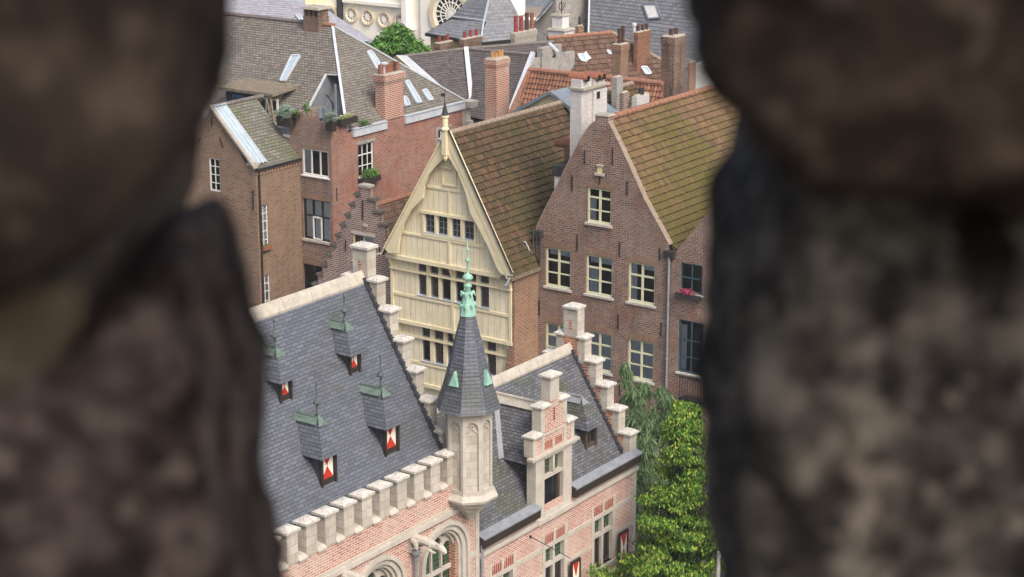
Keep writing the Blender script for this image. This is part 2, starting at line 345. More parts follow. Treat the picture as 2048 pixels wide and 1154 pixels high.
def tag(o, label, cat, group=None):
    o['label'] = label; o['category'] = cat
    if group: o['group'] = group
    return o
def solo(mb, name, mat, base, label, cat, group=None, bevel=0):
    """a thing that is one mesh, its origin at its base"""
    e = bpy.data.objects.new('tmp', None); BASE[e] = Vector(base)
    o = mb.build(name, mat, e, bevel); o.parent = None; bpy.data.objects.remove(e)
    o.location = RM @ Vector(base); o.rotation_euler = (0, 0, -AZ)
    return tag(o, label, cat, group)

class Wall:
    """vertical wall plane; 'u': faces -y of the town frame at y=c, 'v': faces +x at x=c"""
    def __init__(s, axis, c): s.a = axis; s.c = c
    def m(s, h, z, d=0): return Vector((h, s.c-d, z)) if s.a == 'u' else Vector((s.c+d, h, z))
    def p(s, px, py):
        q = pu(px, py, s.c) if s.a == 'u' else pv(px, py, s.c)
        return (q.x, q.z) if s.a == 'u' else (q.y, q.z)
    def box(s, mb, h0, h1, z0, z1, d0, d1):
        A = s.m(h0, z0, d0); B = s.m(h1, z1, d1)
        return mb.box(min(A.x, B.x), max(A.x, B.x), min(A.y, B.y), max(A.y, B.y), min(A.z, B.z), max(A.z, B.z))
    def face(s, mb, outline, holes=(), reveal=.14, d=0):
        loops = [[Vector((h, z, 0)) for h, z in outline]] + [[Vector((h, z, 0)) for h, z in hl] for hl in holes]
        flat = [p for lp in loops for p in lp]; vs = [s.m(p.x, p.y, d) for p in flat]
        fs = []
        want = Vector((0, -1, 0)) if s.a == 'u' else Vector((1, 0, 0))
        for tr in tessellate_polygon(loops):
            a, b, c = [vs[i] for i in tr]
            n = (b-a).cross(c-a)
            fs.append(tuple(tr) if n.dot(want) > 0 else tuple(reversed(tr)))
        mb.add(vs, fs)
        for hl in holes:
            k = len(hl); q = [s.m(h, z, d) for h, z in hl] + [s.m(h, z, d-reveal) for h, z in hl]
            mb.add(q, [(i, (i+1) % k, (i+1) % k+k, i+k) for i in range(k)])
        return mb
    def block(s, mb, outline, d0, d1):
        """extruded outline (may be concave)"""
        loops = [[Vector((h, z, 0)) for h, z in outline]]; k = len(outline)
        tr = tessellate_polygon(loops)
        A = [s.m(h, z, d1) for h, z in outline]; B = [s.m(h, z, d0) for h, z in outline]
        want = Vector((0, -1, 0)) if s.a == 'u' else Vector((1, 0, 0)); fs = []
        for t_ in tr:
            a, b, c = [A[i] for i in t_]; n = (b-a).cross(c-a); o = tuple(t_) if n.dot(want) > 0 else tuple(reversed(t_))
            fs.append(o); fs.append(tuple(i+k for i in reversed(o)))
        fs += [(i, (i+1) % k, (i+1) % k+k, i+k) for i in range(k)]
        return mb.add(A+B, fs)
def rect(h0, h1, z0, z1): return [(h0, z0), (h1, z0), (h1, z1), (h0, z1)]
def arch(h0, h1, z0, zt, n=10, k=1.0):
    """round headed opening; k: rise / half width"""
    r = (h1-h0)/2; zs = zt-r*k; c = (h0+h1)/2
    return [(h0, z0), (h1, z0)] + [(c+r*cos(pi*i/n), zs+r*k*sin(pi*i/n)) for i in range(n+1)]
def band(a, b, n0=0): return a + list(reversed(b))

def window(par, w, h0, h1, z0, z1, cols=2, rows=(.5,), inset=.09, fr='white_frame', fw=.055, bar=.035, glass='glass', curtain=None, sill='cap_stone', sill_d=.08, sill_h=.07, extra=None, depth=.5, label=None, name='window', midw=None):
    """frame with glazing bars > pane, sill, curtain, recess behind"""
    d1 = -inset; d0 = d1-.06; f = MB()
    w.box(f, h0, h0+fw, z0, z1, d0, d1); w.box(f, h1-fw, h1, z0, z1, d0, d1)
    w.box(f, h0+fw, h1-fw, z1-fw, z1, d0, d1); w.box(f, h0+fw, h1-fw, z0, z0+fw*1.2, d0, d1)
    hs = [h0+(h1-h0)*i/cols for i in range(1, cols)]
    for i, h in enumerate(hs):
        bw_ = (midw or bar) if (cols % 2 == 0 and i == cols//2-1) else bar
        w.box(f, h-bw_/2, h+bw_/2, z0+fw, z1-fw, d0+.004, d1-.004)
    for i, r in enumerate(rows):
        z = z0+(z1-z0)*r; bb = bar*(1.5 if (midw and i == len(rows)-1) else 1); w.box(f, h0+fw, h1-fw, z-bb/2, z+bb/2, d0+.008, d1-.008)
    o = f.build(name, fr, par)
    if label: o['label'] = label
    g = MB(); q = [w.m(h0+fw*.5, z0+fw*.5, d0+.02), w.m(h1-fw*.5, z0+fw*.5, d0+.02), w.m(h1-fw*.5, z1-fw*.5, d0+.02), w.m(h0+fw*.5, z1-fw*.5, d0+.02)]
    g.poly(q).build('pane', glass, o)
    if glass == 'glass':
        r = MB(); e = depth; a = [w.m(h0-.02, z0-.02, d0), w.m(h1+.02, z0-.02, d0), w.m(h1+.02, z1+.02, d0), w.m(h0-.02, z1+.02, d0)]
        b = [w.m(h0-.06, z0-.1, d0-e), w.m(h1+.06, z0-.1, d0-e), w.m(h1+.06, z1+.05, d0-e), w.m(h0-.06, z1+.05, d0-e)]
        r.add(a+b, [(4, 5, 6, 7), (0, 1, 5, 4), (1, 2, 6, 5), (2, 3, 7, 6), (3, 0, 4, 7)]); r.build('recess', 'interior_shade', o)  # box whose near-black colour carries the darkness of the room behind
    if curtain:
        for (c0, c1, cz0, cz1) in curtain['r']:
            cu = MB(); n = max(6, int((c1-c0)*(h1-h0)/.04)); a0 = h0+(h1-h0)*c0; a1 = h0+(h1-h0)*c1
            vs = []; zz0 = z0+(z1-z0)*cz0; zz1 = z0+(z1-z0)*cz1
            for i in range(n+1):
                hh = a0+(a1-a0)*i/n; dd = d0-.025+(.02 if i % 2 else -.005); vs += [w.m(hh, zz0, dd), w.m(hh, zz1, dd)]
            cu.add(vs, [(2*i, 2*i+2, 2*i+3, 2*i+1) for i in range(n)]).build('curtain', curtain.get('m', 'curtain'), o)
    if sill:
        s_ = MB(); w.box(s_, h0-.07, h1+.07, z0-sill_h, z0+.003, -inset+.01, sill_d); s_.build('sill', sill, o)
    return o

def basis(P):
    n = (P[1]-P[0]).cross(P[2]-P[0]).normalized()
    if n.z < 0: n = -n
    t1 = Vector((0, 0, 1)).cross(n).normalized(); return t1, n.cross(t1), n
def clad(mb, pts, kind='slate', row=.105, col=.22, lift=.012, amp=.03, jitter=0):
    """covers a convex sloping polygon with courses: each course is tilted so that its lower edge stands proud"""
    P = [Vector(p) for p in pts]; t1, b1, n = basis(P)
    if b1.z < 0: b1 = -b1
    P = [q-n*((q-P[0]).dot(n)) for q in P]; o = min(P, key=lambda q: q.dot(b1)); tmin = min((q-o).dot(t1) for q in P); tmax = max((q-o).dot(t1) for q in P); bmax = max((q-o).dot(b1) for q in P)
    bm = bmesh.new(); uvl = bm.loops.layers.uv.new('u')
    rows = int(bmax/row)+2
    if kind == 'slate': xs = [(tmin, 0), (tmax, 0)]; k = 1
    else:
        xs = []; i0 = int(math.floor(tmin/col)); i1 = int(math.ceil(tmax/col))
        prof = [(0, 0), (.18, .75), (.36, 1), (.54, .75), (.7, .15), (.85, -.1)]
        for i in range(i0, i1):
            xs += [((i+a)*col, h*amp) for a, h in prof]
        xs.append((i1*col, 0))
    rr = random.Random(5)
    for j in range(rows):
        b0 = j*row; b2 = b0+row; vl = []; vu = []; vf = []
        for (x, h) in xs:
            jj = (rr.random()-.5)*jitter
            bb = b0+jj
            vl.append(bm.verts.new(o+t1*x+b1*bb+n*(h+lift))); vu.append(bm.verts.new(o+t1*x+b1*b2+n*h)); vf.append(bm.verts.new(o+t1*x+b1*(bb+.004)+n*(h-.02)))
        for i in range(len(xs)-1):
            for q in ((vl[i], vl[i+1], vu[i+1], vu[i]), (vf[i], vf[i+1], vl[i+1], vl[i])):
                try: fc = bm.faces.new(q)
                except ValueError: continue
    c = sum(P, Vector())/len(P)
    for i in range(len(P)):
        a, b = P[i], P[(i+1) % len(P)]; e = (b-a)
        if e.length < 1e-5: continue
        pn = e.cross(n).normalized()
        if pn.dot(c-a) > 0: pn = -pn
        geo = bm.verts[:]+bm.edges[:]+bm.faces[:]
        bmesh.ops.bisect_plane(bm, geom=geo, plane_co=a, plane_no=pn, clear_outer=True)
    bm.verts.index_update(); vs = [v.co.copy() for v in bm.verts]; fs = []; uvs = []
    for f in bm.faces:
        q = [v.index for v in f.verts]
        if f.normal.dot(n) < 0: q.reverse()
        fs.append(tuple(q)); cb = f.calc_center_median()
        uvs.append([((vs[i]-o).dot(t1)-.0, min(max((vs[i]-o).dot(b1), 0), 99)+.0001) for i in q])
    mb.add(vs, fs, uvs); bm.free()
    # deck below the courses
    mb.slab([p-n*.012 for p in P], .06)
    return mb
def ridge(par, a, b, r=.11, seg=.33, mat='ridge_orange', name='ridge'):
    """half round ridge tiles, each a little wider at one end"""
    a = Vector(a); b = Vector(b); L = (b-a).length; n = max(1, int(L/seg)); d = (b-a)/n; m = MB()
    for i in range(n):
        p = a+d*i; q = p+d*1.04
        m.tube([p, q], [r*1.08, r*.92], 8)
    return m.build(name, mat, par)
def strip(par, a, b, w=.16, h=.05, mat='lead', name='flashing'):
    return MB().bar(a, b, w, h).build(name, mat, par)
def pot(par, x, y, z, r=.1, h=.35, mat='terracotta', kind=0):
    m = MB()
    if kind == 0: m.lathe((x, y), [(r, z), (r*.92, z+h*.75), (r*1.05, z+h*.78), (r*1.05, z+h), (r*.75, z+h), (r*.7, z+h*.5)], 10)
    else: m.lathe((x, y), [(r*1.1, z), (r*.7, z+h*.9), (r*.8, z+h), (r*.55, z+h), (r*.5, z+h*.6)], 10)
    return m.build('chimney_pot', mat, par)
def chimney(par, px, py, u, wl, wr, zb, mat='red_brick', pots=4, pm='terracotta', pr=.1, ph=.35, corb=.06, cap='mortar_top', axis='u', kind=0, name='chimney', potrow='u', capth=.07):
    """px, py: near upper corner of the stack in the photograph; wl, wr: pixel widths of its left and right face"""
    q = pu(px, py, u) if axis == 'u' else pv(px, py, u); D = hypot(q.x, q.y); s = FPX/D
    dv = wl/(s*.80); du = wr/(s*.60); z = q.z; m = MB()
    v1 = q.x; u0 = q.y; m.box(v1-dv+corb, v1-corb, u0+corb, u0+du-corb, zb, z-.38)
    m.box(v1-dv+corb/2, v1-corb/2, u0+corb/2, u0+du-corb/2, z-.38, z-.28); m.box(v1-dv, v1, u0, u0+du, z-.28, z-.0)
    o = m.build(name, mat, par); m = MB(); m.box(v1-dv+.03, v1-.03, u0+.03, u0+du-.03, z+.002, z+capth, top=.06); m.build('cap', cap, o)
    for i in range(pots):
        f = (i+.5)/pots; jx = (R.random()-.5)*.05
        if potrow == 'u': x, y = v1-dv/2+jx, u0+.08+(du-.16)*f
        else: x, y = v1-dv+.08+(dv-.16)*f, u0+du/2+jx
        pot(o, x, y, z+capth-.01, pr, ph*(.9+.25*R.random()), pm if isinstance(pm, str) else pm[i % len(pm)], kind)
    return o, (v1-dv, v1, u0, u0+du, z)
def leafcloud(mb, c, rad, n, size, seed=1, droop=.3, narrow=.45, shell=.35, flat=0):
    rr = random.Random(seed); c = Vector(c)
    for i in range(n):
        d = Vector((rr.gauss(0, 1), rr.gauss(0, 1), rr.gauss(0, 1))).normalized()
        f = 1-(rr.random()**1.6)*(1-shell); w = .72+.42*noise.noise(d*1.9+Vector((seed, 0, 0)))
        p = c+Vector((d.x*rad[0], d.y*rad[1], d.z*rad[2]))*f*w
        a = rr.random()*2*pi; ln = size*(.6+.8*rr.random()); dr = Vector((cos(a), sin(a), -droop-rr.random()*droop)).normalized()
        sd_ = dr.cross(Vector((rr.gauss(0, .4), rr.gauss(0, .4), 1))).normalized()*ln*narrow*.5
        nn = sd_.cross(dr).normalized()*ln*.08
        mb.add([p, p+dr*ln*.5+sd_-nn, p+dr*ln, p+dr*ln*.5-sd_-nn], [(0, 1, 2, 3)])

# ------------------------------------------------------------------ pink brick and stone building in front
P = thing('brick_stone_building', 'pink brick and pale stone building with slate roofs, stepped gables and corner turret', 'building', (-35, 45, 0))
FV = -33.2; wf = Wall('v', FV)
# left wing facade with two arched windows
AR = [(41.15+.02-1.18, 42.2-.02, None)]
def arched(hc): return arch(hc-.92, hc+.92, 2.9, 6.98, 18, 1.0)
A1 = 43.72; A2 = 40.62; A3 = 37.52
m = MB(); wf.face(m, rect(25, 45.45, 0, 8.32), [arched(A1), arched(A2), arched(A3)], .34)
wf.face(m, rect(25, 45.45, 0, 8.32), (), d=-.62); m.box(-33.82, FV, 25, 45.45, 8.30, 8.32)
m.build('facade', 'pink_brick', P)
m = MB(); wf.box(m, 25, 45.5, 7.36, 7.50, 0, .10); wf.box(m, 25, 45.5, 7.50, 7.60, 0, .05)
wf.box(m, 44.85, 45.45, 5.62, 5.80, 0, .03); wf.box(m, 45.28, 45.47, 0, 7.36, .0, .035); m.build('string_course', 'stone', P)
for hc in (A1, A2, A3):
    m = MB()
    def ring(r0, r1, d0, d1, z0=2.9, n=22, zc=6.06):
        a = [(hc+r1*cos(pi*i/n), zc+r1*sin(pi*i/n)) for i in range(n+1)]; b = [(hc+r0*cos(pi*i/n), zc+r0*sin(pi*i/n)) for i in range(n+1)]
        a = [(hc+r1, z0)]+a+[(hc-r1, z0)]; b = [(hc+r0, z0)]+b+[(hc-r0, z0)]
        for i in range(len(a)-1):
            q = [a[i], a[i+1], b[i+1], b[i]]
            m.add([wf.m(h, z, d1) for h, z in q]+[wf.m(h, z, d0) for h, z in q], [(0, 1, 2, 3), (7, 6, 5, 4), (0, 4, 5, 1), (2, 6, 7, 3)])
    ring(.90, 1.06, -.3, .03); ring(1.06, 1.19, 0, .11); ring(.80, .91, -.34, -.05); ring(.72, .81, -.34, -.16)
    fr = m.build('arched_window', 'stone', P)
    # tracery
    m = MB(); lights = [(-.71, -.27, 6.42), (-.22, .22, 6.68), (.27, .71, 6.42)]
    out = arch(hc-.82, hc+.82, 2.9, 6.88, 18, 1.0)
    holes = []
    for a, b, zt in lights:
        holes.append(arch(hc+a, hc+b, 5.62, zt, 8, 1.15)); holes.append(rect(hc+a, hc+b, 3.1, 5.5))
    holes += [[(hc-.30, 6.62), (hc-.22, 6.72), (hc-.30, 6.78), (hc-.38, 6.66)], [(hc+.30, 6.62), (hc+.38, 6.66), (hc+.30, 6.78), (hc+.22, 6.72)]]
    wf.face(m, out, holes, .1, d=-.26); m.build('tracery', 'stone', fr)
    m = MB(); wf.face(m, out, (), d=-.34); m.build('leaded_glass', 'green_leaded_glass', fr)
# battlement
m = MB()
for i in range(-14, 10):
    u0 = 36.75+.787*i
    m = MB(); c0, c1 = u0+.06, u0+.50
    m.box(FV-.33, FV+.03, c0, c1, 8.32, 9.22); mo = m.build('merlon', 'ashlar', P)
    m = MB(); m.box(FV-.40, FV+.09, u0-.01, u0+.57, 9.22, 9.29); m.box(FV-.40, FV+.09, u0-.01, u0+.57, 9.29, 9.37, top=.17); m.build('cap', 'cap_stone', mo)
    m = MB(); a0, a1 = c1+.0, u0+.787+.06
    A = [(FV-.33, 8.325), (FV-.33, 8.43), (FV-.05, 8.42), (FV+.08, 8.34), (FV+.08, 8.29)]
    n = len(A); m.add([(v, a0, z) for v, z in A]+[(v, a1, z) for v, z in A], [tuple(range(n)), tuple(range(2*n-1, n-1, -1))]+[(k, k+n, (k+1) % n+n, (k+1) % n) for k in range(n)])
    if i < 9: m.build('crenel_sill', 'stone', P)
# left roof
S = (13.75-9.11)/(36.46-33.72)
def zl(v): return 9.11+(-33.72-v)*S
RV = -36.68
m = MB(); clad(m, [(-33.55, 25, zl(-33.55)), (-33.55, 44.42, zl(-33.55)), (RV, 44.42, zl(RV)), (RV, 25, zl(RV))], 'slate', .105, lift=.010, jitter=0)
roofL = m.build('roof', 'slate', P)
m = MB(); m.slab([(2*RV+33.55, 25, zl(-33.55)), (2*RV+33.55, 44.42, zl(-33.55)), (RV, 44.42, zl(RV)), (RV, 25, zl(RV))], .08); m.build('rear_roof', 'slate', roofL)
m = MB(); wv = -37.2
m.box(2*RV+33.6, 2*RV+33.8, 25, 45.2, 0, 9); m.build('rear_wall', 'red_brick', P)
# stone ridge coping: flat face on the slope and a roll on top
def coping(y0, y1, vr, zr, w, par, sl, seg=1.15):
    n = max(1, int((y1-y0)/seg)); st = (y1-y0)/n; o = MB()
    for i in range(n):
        a = y0+st*i+.006; b = y0+st*(i+1)-.006
        A = [(vr-.08, zr+.06), (vr+.04, zr+.08), (vr+.08, zr+.02), (vr+w, zr-w*sl+.09), (vr+w-.01, zr-w*sl+.02), (vr, zr-.02), (vr-w, zr-w*sl), (vr-w, zr-w*sl+.08)]
        k = len(A); o.add([(v, a, z) for v, z in A]+[(v, b, z) for v, z in A], [tuple(range(k)), tuple(range(2*k-1, k-1, -1))]+[(q, q+k, (q+1) % k+k, (q+1) % k) for q in range(k)])
        o.tube([(vr-.02, a, zr+.07), (vr-.02, b, zr+.07)], .05, 8)
    return o.build('ridge_coping', 'ridge_stone', par)
coping(25, 44.42, RV, zl(RV), .17, roofL, S)

def step_gable(par, u0, u1, vc, zt, n, dv, dz, capw, bodyw, ptop, name='stepped_gable', brick='cheek_brick', zbot=0, drop0=None, sl=1.693, zroof=None):
    """u0..u1 thickness, vc ridge, zt cap top of first step, mirrored steps; each step a body with a stone quoin and a cap"""
    m = MB(); qs = MB(); caps = []
    wg = Wall('u', u0); out = []
    pw = .27
    rt = []
    for i in range(n):
        ve = vc + pw + .0 + dv*i + (bodyw-dv) + .02; rt.append((ve, zt-.10-dz*i))
    prof = [(vc+pw, ptop-.12)]
    for i, (ve, z) in enumerate(rt):
        prof += [(prof[-1][0], z), (ve, z)]
    lastv = prof[-1][0]; prof.append((lastv, zbot))
    left = [(2*vc-h, z) for h, z in prof]
    outline = left[::-1]+prof
    wg.block(m, [(h, z) for h, z in outline], -(u1-u0), 0)
    g = m.build(name, brick, par)
    # quoins: stone blocks at the outer end of each step and all of the pinnacle
    q = MB(); q.box(vc-pw-.012, vc+pw+.012, u0-.012, u1+.012, zt-.10, ptop-.12)
    c = MB(); c.box(vc-capw/2, vc+capw/2, u0-.07, u1+.07, ptop-.12, ptop-.05); c.box(vc-capw/2, vc+capw/2, u0-.07, u1+.07, ptop-.05, ptop+.03, top=.16)
    c.build('coping_cap', 'cap_stone', g)
    ib = MB(); ib.box(vc-.06, vc+.06, u0-.016, u0, zt+.12, zt+.5); ib.build('brick_inlay', brick, g)
    for sgn in (1, -1):
        for i, (ve, z) in enumerate(rt):
            zb = z-dz-.12
            a, b = vc+sgn*(ve-vc-.24), vc+sgn*(ve-vc)
            lo, hi = min(a, b), max(a, b)
            lo2, hi2 = (lo, hi+.012) if sgn > 0 else (lo-.012, hi)
            q.box(lo2, hi2, u0-.012, u1+.012, zb, z)
            # toothed lower block
            w2 = .06
            l3, h3 = (lo-w2, lo) if sgn > 0 else (hi, hi+w2)
            q.box(l3, h3, u0-.010, u1+.010, z-dz*.58, z-dz*.30)
            prev = vc+sgn*(rt[i-1][0]-vc if i else pw); e = vc+sgn*(ve-vc+.09)
            l4, h4 = min(prev, e), max(prev, e)
            c = MB(); c.box(l4+(.002 if sgn > 0 else 0), h4, u0-.08, u1+.08, z, z+.06); c.box(l4+(.002 if sgn > 0 else 0), h4, u0-.08, u1+.08, z+.06, z+.13, top=.12)
            c.build('coping_cap', 'cap_stone', g)
    q.build('quoin', 'ashlar', g)
    return g
step_gable(P, 44.42, 44.80, -36.74, 14.05, 7, .47, .85, .68, .80, 15.02)
# dark slate verge strip where the roof meets the gable
m = MB()
for i in range(44):
    f = i/44; v = RV+.1+(-33.6-RV-.1)*f; z = zl(v)
    m.box(v, v+.075, 44.28+.03*(i % 2), 44.42, z-.05, z+.09+.05*(i % 2))
m.build('verge_slate', 'dark_slate_cladding', roofL)

# ---- small dormers on the left roof
def roofL_hit(px, py): 
    n = Vector((S, 0, 1)).normalized(); return hit(px, py, (-33.72, 0, 9.11), n)
def small_dormer(u0, u1, vs, zs, hwin, roofh, deep, big, zfun, sl, shutter=True, par=P, cop='dormer_copper', fin=True, side='dark_slate_cladding', skin='slate'):
    """u0..u1 front width, front at v=vs with sill zs; cheeks run back into the roof, hipped slate roof with metal cap"""
    w = Wall('v', vs); zt = zs+hwin; uc = (u0+u1)/2; t_ = .05
    def vback(z): return vs-(z-zfun(vs))/sl
    m = MB()
    for a in (u0, u1-t_):
        m.slab([(vs, a, zfun(vs)-.02), (vs, a, zt), (vback(zt), a, zt)], .0001) if False else m.add([(vs, a, zfun(vs)-.05), (vs, a, zt), (vback(zt)-.1, a, zt), (vs, a+t_, zfun(vs)-.05), (vs, a+t_, zt), (vback(zt)-.1, a+t_, zt)], [(0, 1, 2), (5, 4, 3), (0, 3, 4, 1), (1, 4, 5, 2)])
    d = m.build('dormer', side, par)
    m = MB(); m.box(vs-.02, vs+.07, u0-.03, u0+.05, zs-.1, zt+.02); m.box(vs-.02, vs+.07, u1-.05, u1+.03, zs-.1, zt+.02); m.box(vs-.02, vs+.03, u0+.05, u1-.05, zs-.1, zs+.07); m.build('dormer_frame', 'brown_wood' if not shutter else 'black_wood', d)
    if shutter:
        s = MB(); w.box(s, u0+.05, u1-.05, zs+.07, zt, -.05, -.02); so_ = s.build('shutter', 'shutter_white', d)
        zm = zs+.07+(zt-zs-.07)*.47; r = MB(); a, b = u0+.055, u1-.055; c = (a+b)/2
        r.add([w.m(a, zs+.075, -.014), w.m(b, zs+.075, -.014), w.m(c, zm, -.014)], [(0, 1, 2)]); r.add([w.m(a, zt-.005, -.014), w.m(c, zm, -.014), w.m(b, zt-.005, -.014)], [(0, 1, 2)])
        r.build('painted_triangle', 'shutter_red', d)
    else:
        s = MB(); w.box(s, u0+.05, u1-.05, zs+.07, zt, -.06, -.04); s.build('pane', 'dark_glass', d)
        s = MB(); w.box(s, uc-.02, uc+.02, zs+.07, zt, -.04, 0); w.box(s, u0+.05, u0+.1, zs+.07, zt, -.04, 0); s.build('glazing_bar', 'brown_wood', d)
    # hipped roof: eaves at zt, overhang
    e = .20; zr = zt+roofh; f = vs-deep   # ridge front
    vb = vback(zr)-.1; ve = vback(zt)
    A = Vector((vs+e+.04, u0-e, zt-.07)); B = Vector((vs+e+.04, u1+e, zt-.07)); Rf = Vector((f, uc, zr)); Rb = Vector((vb, uc, zr))
    Al = Vector((vback(zt-.05)-.05, u0-e, zt-.05)); Bl = Vector((vback(zt-.05)-.05, u1+e, zt-.05))
    # kinked lower skirt
    k = .62; K = lambda lo, hi: lo.lerp(hi, k)+Vector((0, 0, -.03*roofh))
    m = MB()
    for q in ([A, B, Rf], [A, Rf, Rb, Al], [B, Bl, Rb, Rf]):
        clad(m, q, 'slate', .105, lift=.008)
    m.build('dormer_roof', skin, d)
    m = MB(); m.slab([Rf+Vector((.0, -.0, .02)), Rb+Vector((0, 0, .02)), Rb+Vector((0, -.19, -.22)), Rf+Vector((.06, -.19, -.22))], .02)
    m.slab([Rb+Vector((0, 0, .02)), Rf+Vector((.0, 0, .02)), Rf+Vector((.06, .19, -.22)), Rb+Vector((0, .19, -.22))], .02)
    m.slab([Rf+Vector((0, 0, .025)), Rf+Vector((.19, -.19, -.25)), Rf+Vector((.19, .19, -.25))], .02); m.build('ridge_cap', cop, d)
    if fin:
        c = (Rf.x-.03, uc); h = big
        m = MB(); m.lathe(c, [(.045, zr-.02), (.05, zr+.05*h), (.03, zr+.08*h), (.03, zr+.3*h), (.10, zr+.33*h), (.11, zr+.38*h), (.05, zr+.43*h), (.022, zr+.47*h), (.016, zr+.86*h), (.035, zr+.89*h), (.035, zr+.93*h), (.008, zr+1.0*h)], 10)
        m.smooth = True; m.build('finial', 'finial_metal', d)
    return d
for (px, py, w_, h_, rh, dp, fh) in ((708, 742, .44, .60, .82, .28, .82), (570, 797, .44, .60, .82, .28, .82), (782, 903, .60, .86, 1.0, .30, 1.0), (656, 964, .60, .86, 1.0, .30, 1.0)):
    q = roofL_hit(px, py); small_dormer(q.y-w_/2, q.y+w_/2, q.x, q.z+.04, h_, rh, dp, fh, zl, S)

# ---- right wing
RW0, RW1 = 45.46, 54.55; S2 = (9.36-6.17)/2.02
def zr_(v): return 6.17+(-33.55-v)*S2
RV2 = -35.68
D0, D1 = 48.56, 50.57   # dormer gable
m = MB(); wz = 5.95
W2 = (51.93, 53.13); W1 = (49.03, 50.2); W0 = (46.15, 47.3)
holes = [rect(a, b, 2.72, 4.48) for a, b in (W0, W1, W2)]
wf.face(m, rect(RW0, RW1, 0, wz+.1), holes, .22); m.box(FV-.0, FV-.001, RW0, RW1, 0, .1)
wg = Wall('u', RW1); m.add([(FV, RW1, 0), (-38.2, RW1, 0), (-38.2, RW1, 6.1), (FV, RW1, 6.1)], [(0, 1, 2, 3)])
m.build('right_wing_facade', 'pink_brick', P)
m = MB(); wf.box(m, RW0, RW1+.06, 5.50, 5.63, 0, .10); wf.box(m, RW0, RW1+.04, 5.44, 5.50, 0, .05); wf.box(m, RW0, RW1+.08, 2.22, 2.34, 0, .12)
for a, b in ((RW0, W0[0]-.12), (W0[1]+.12, W1[0]-.12), (W1[1]+.12, W2[0]-.12), (W2[1]+.12, RW1)):
    wf.box(m, a, b, 4.47, 4.62, 0, .022); wf.box(m, a, b, 3.55, 3.68, 0, .022)
m.build('stone_band', 'stone', P)
m = MB()
for i in range(18):
    z = .3+i*.29; w_ = .26 if i % 2 else .16
    wf.box(m, RW1-w_, RW1+.025, z, z+.285, -.2, .024)
m.build('quoin', 'stone', P)
def cross_window(a, b, z0, z1, par, tz, shutter_right=False, depth=.0):
    m = MB(); c = (a+b)/2; f = .10
    wf.box(m, a-.12, a+.04, z0, z1, -.2, .025); wf.box(m, b-.04, b+.12, z0, z1, -.2, .025); wf.box(m, a-.12, b+.12, z1, z1+.14, -.2, .027); wf.box(m, a-.16, b+.16, z0-.12, z0, -.2, .08)
    wf.box(m, c-.06, c+.06, z0, z1, -.18, -.02); wf.box(m, a+.04, c-.06, tz-.06, tz+.06, -.18, -.02); wf.box(m, c+.06, b-.04, tz-.06, tz+.06, -.18, -.02)
    o = m.build('window', 'stone', par)
    m = MB()
    for x0, x1 in ((a+.04, c-.06), (c+.06, b-.04)): wf.box(m, x0, x1, tz+.06, z1, -.16, -.145)
    m.build('leaded_glass', 'green_leaded_glass', o)
    m = MB()
    for x0, x1 in ((a+.04, c-.06), (c+.06, b-.04)): wf.box(m, x0, x1, z0, tz-.06, -.17, -.155)
    m.build('pane', 'dark_glass', o)
    m = MB()
    for x0, x1 in ((a+.04, c-.06), (c+.06, b-.04)):
        wf.box(m, x0, x0+.05, z0, tz-.06, -.155, -.11); wf.box(m, x1-.05, x1, z0, tz-.06, -.155, -.11); wf.box(m, x0+.05, x1-.05, z0, z0+.06, -.155, -.11)
    m.build('wooden_frame', 'brown_wood', o)
    # flat relieving arches of brick on edge over each light
    m = MB()
    for x0, x1 in ((a+.02, c-.08), (c+.08, b-.02)):
        k = 5
        for i in range(k):
            x = x0+(x1-x0)*(i+.15)/k; lean = (i-2)*.018
            A_ = [(x, z1+.16), (x+(x1-x0)/k*.5, z1+.16), (x+(x1-x0)/k*.5+lean, z1+.46), (x+lean, z1+.46)]
            wf.block(m, A_, 0, .018)
    m.build('flat_arch', 'brick_on_edge', o)
    m = MB(); 
    for x in (a-.07, c, b+.07): m = MB(); wf.block(m, [(x-.06, z1+.14), (x+.06, z1+.14), (x+.075, z1+.52), (x-.075, z1+.52)], 0, .022).build('keystone', 'stone', o)
    return o
for a, b in (W0, W1, W2):
    cross_window(a, b, 2.72, 4.48, P, 3.86)
def shutter(u0, u1, z0, z1, d=.14, ang=0):
    m = MB(); wf.box(m, u0, u1, z0, z1, d, d+.04); wf.box(m, u0, u0+.07, z0, z1, d+.04, d+.055); wf.box(m, u1-.07, u1, z0, z1, d+.04, d+.055)
    wf.box(m, u0+.07, u1-.07, z0, z0+.07, d+.04, d+.055); wf.box(m, u0+.07, u1-.07, z1-.07, z1, d+.04, d+.055)
    o = m.build('shutter', 'black_wood', P); f = d+.042; a, b = u0+.10, u1-.10; c = (a+b)/2; y0, y1 = z0+.1, z1-.1; ym = (y0+y1)/2
    m = MB(); m.poly([wf.m(a, y0, f), wf.m(b, y0, f), wf.m(b, y1, f), wf.m(a, y1, f)]); m.build('painted_panel', 'shutter_red', o)
    m = MB(); m.poly([wf.m(a, y0, f+.004), wf.m(c, ym, f+.004), wf.m(a, y1, f+.004)]); m.poly([wf.m(b, y0, f+.004), wf.m(b, y1, f+.004), wf.m(c, ym, f+.004)])
    m.build('painted_triangle', 'shutter_white', o)
shutter(53.27, 53.85, 2.42, 3.62); shutter(50.34, 50.9, 2.42, 3.62)
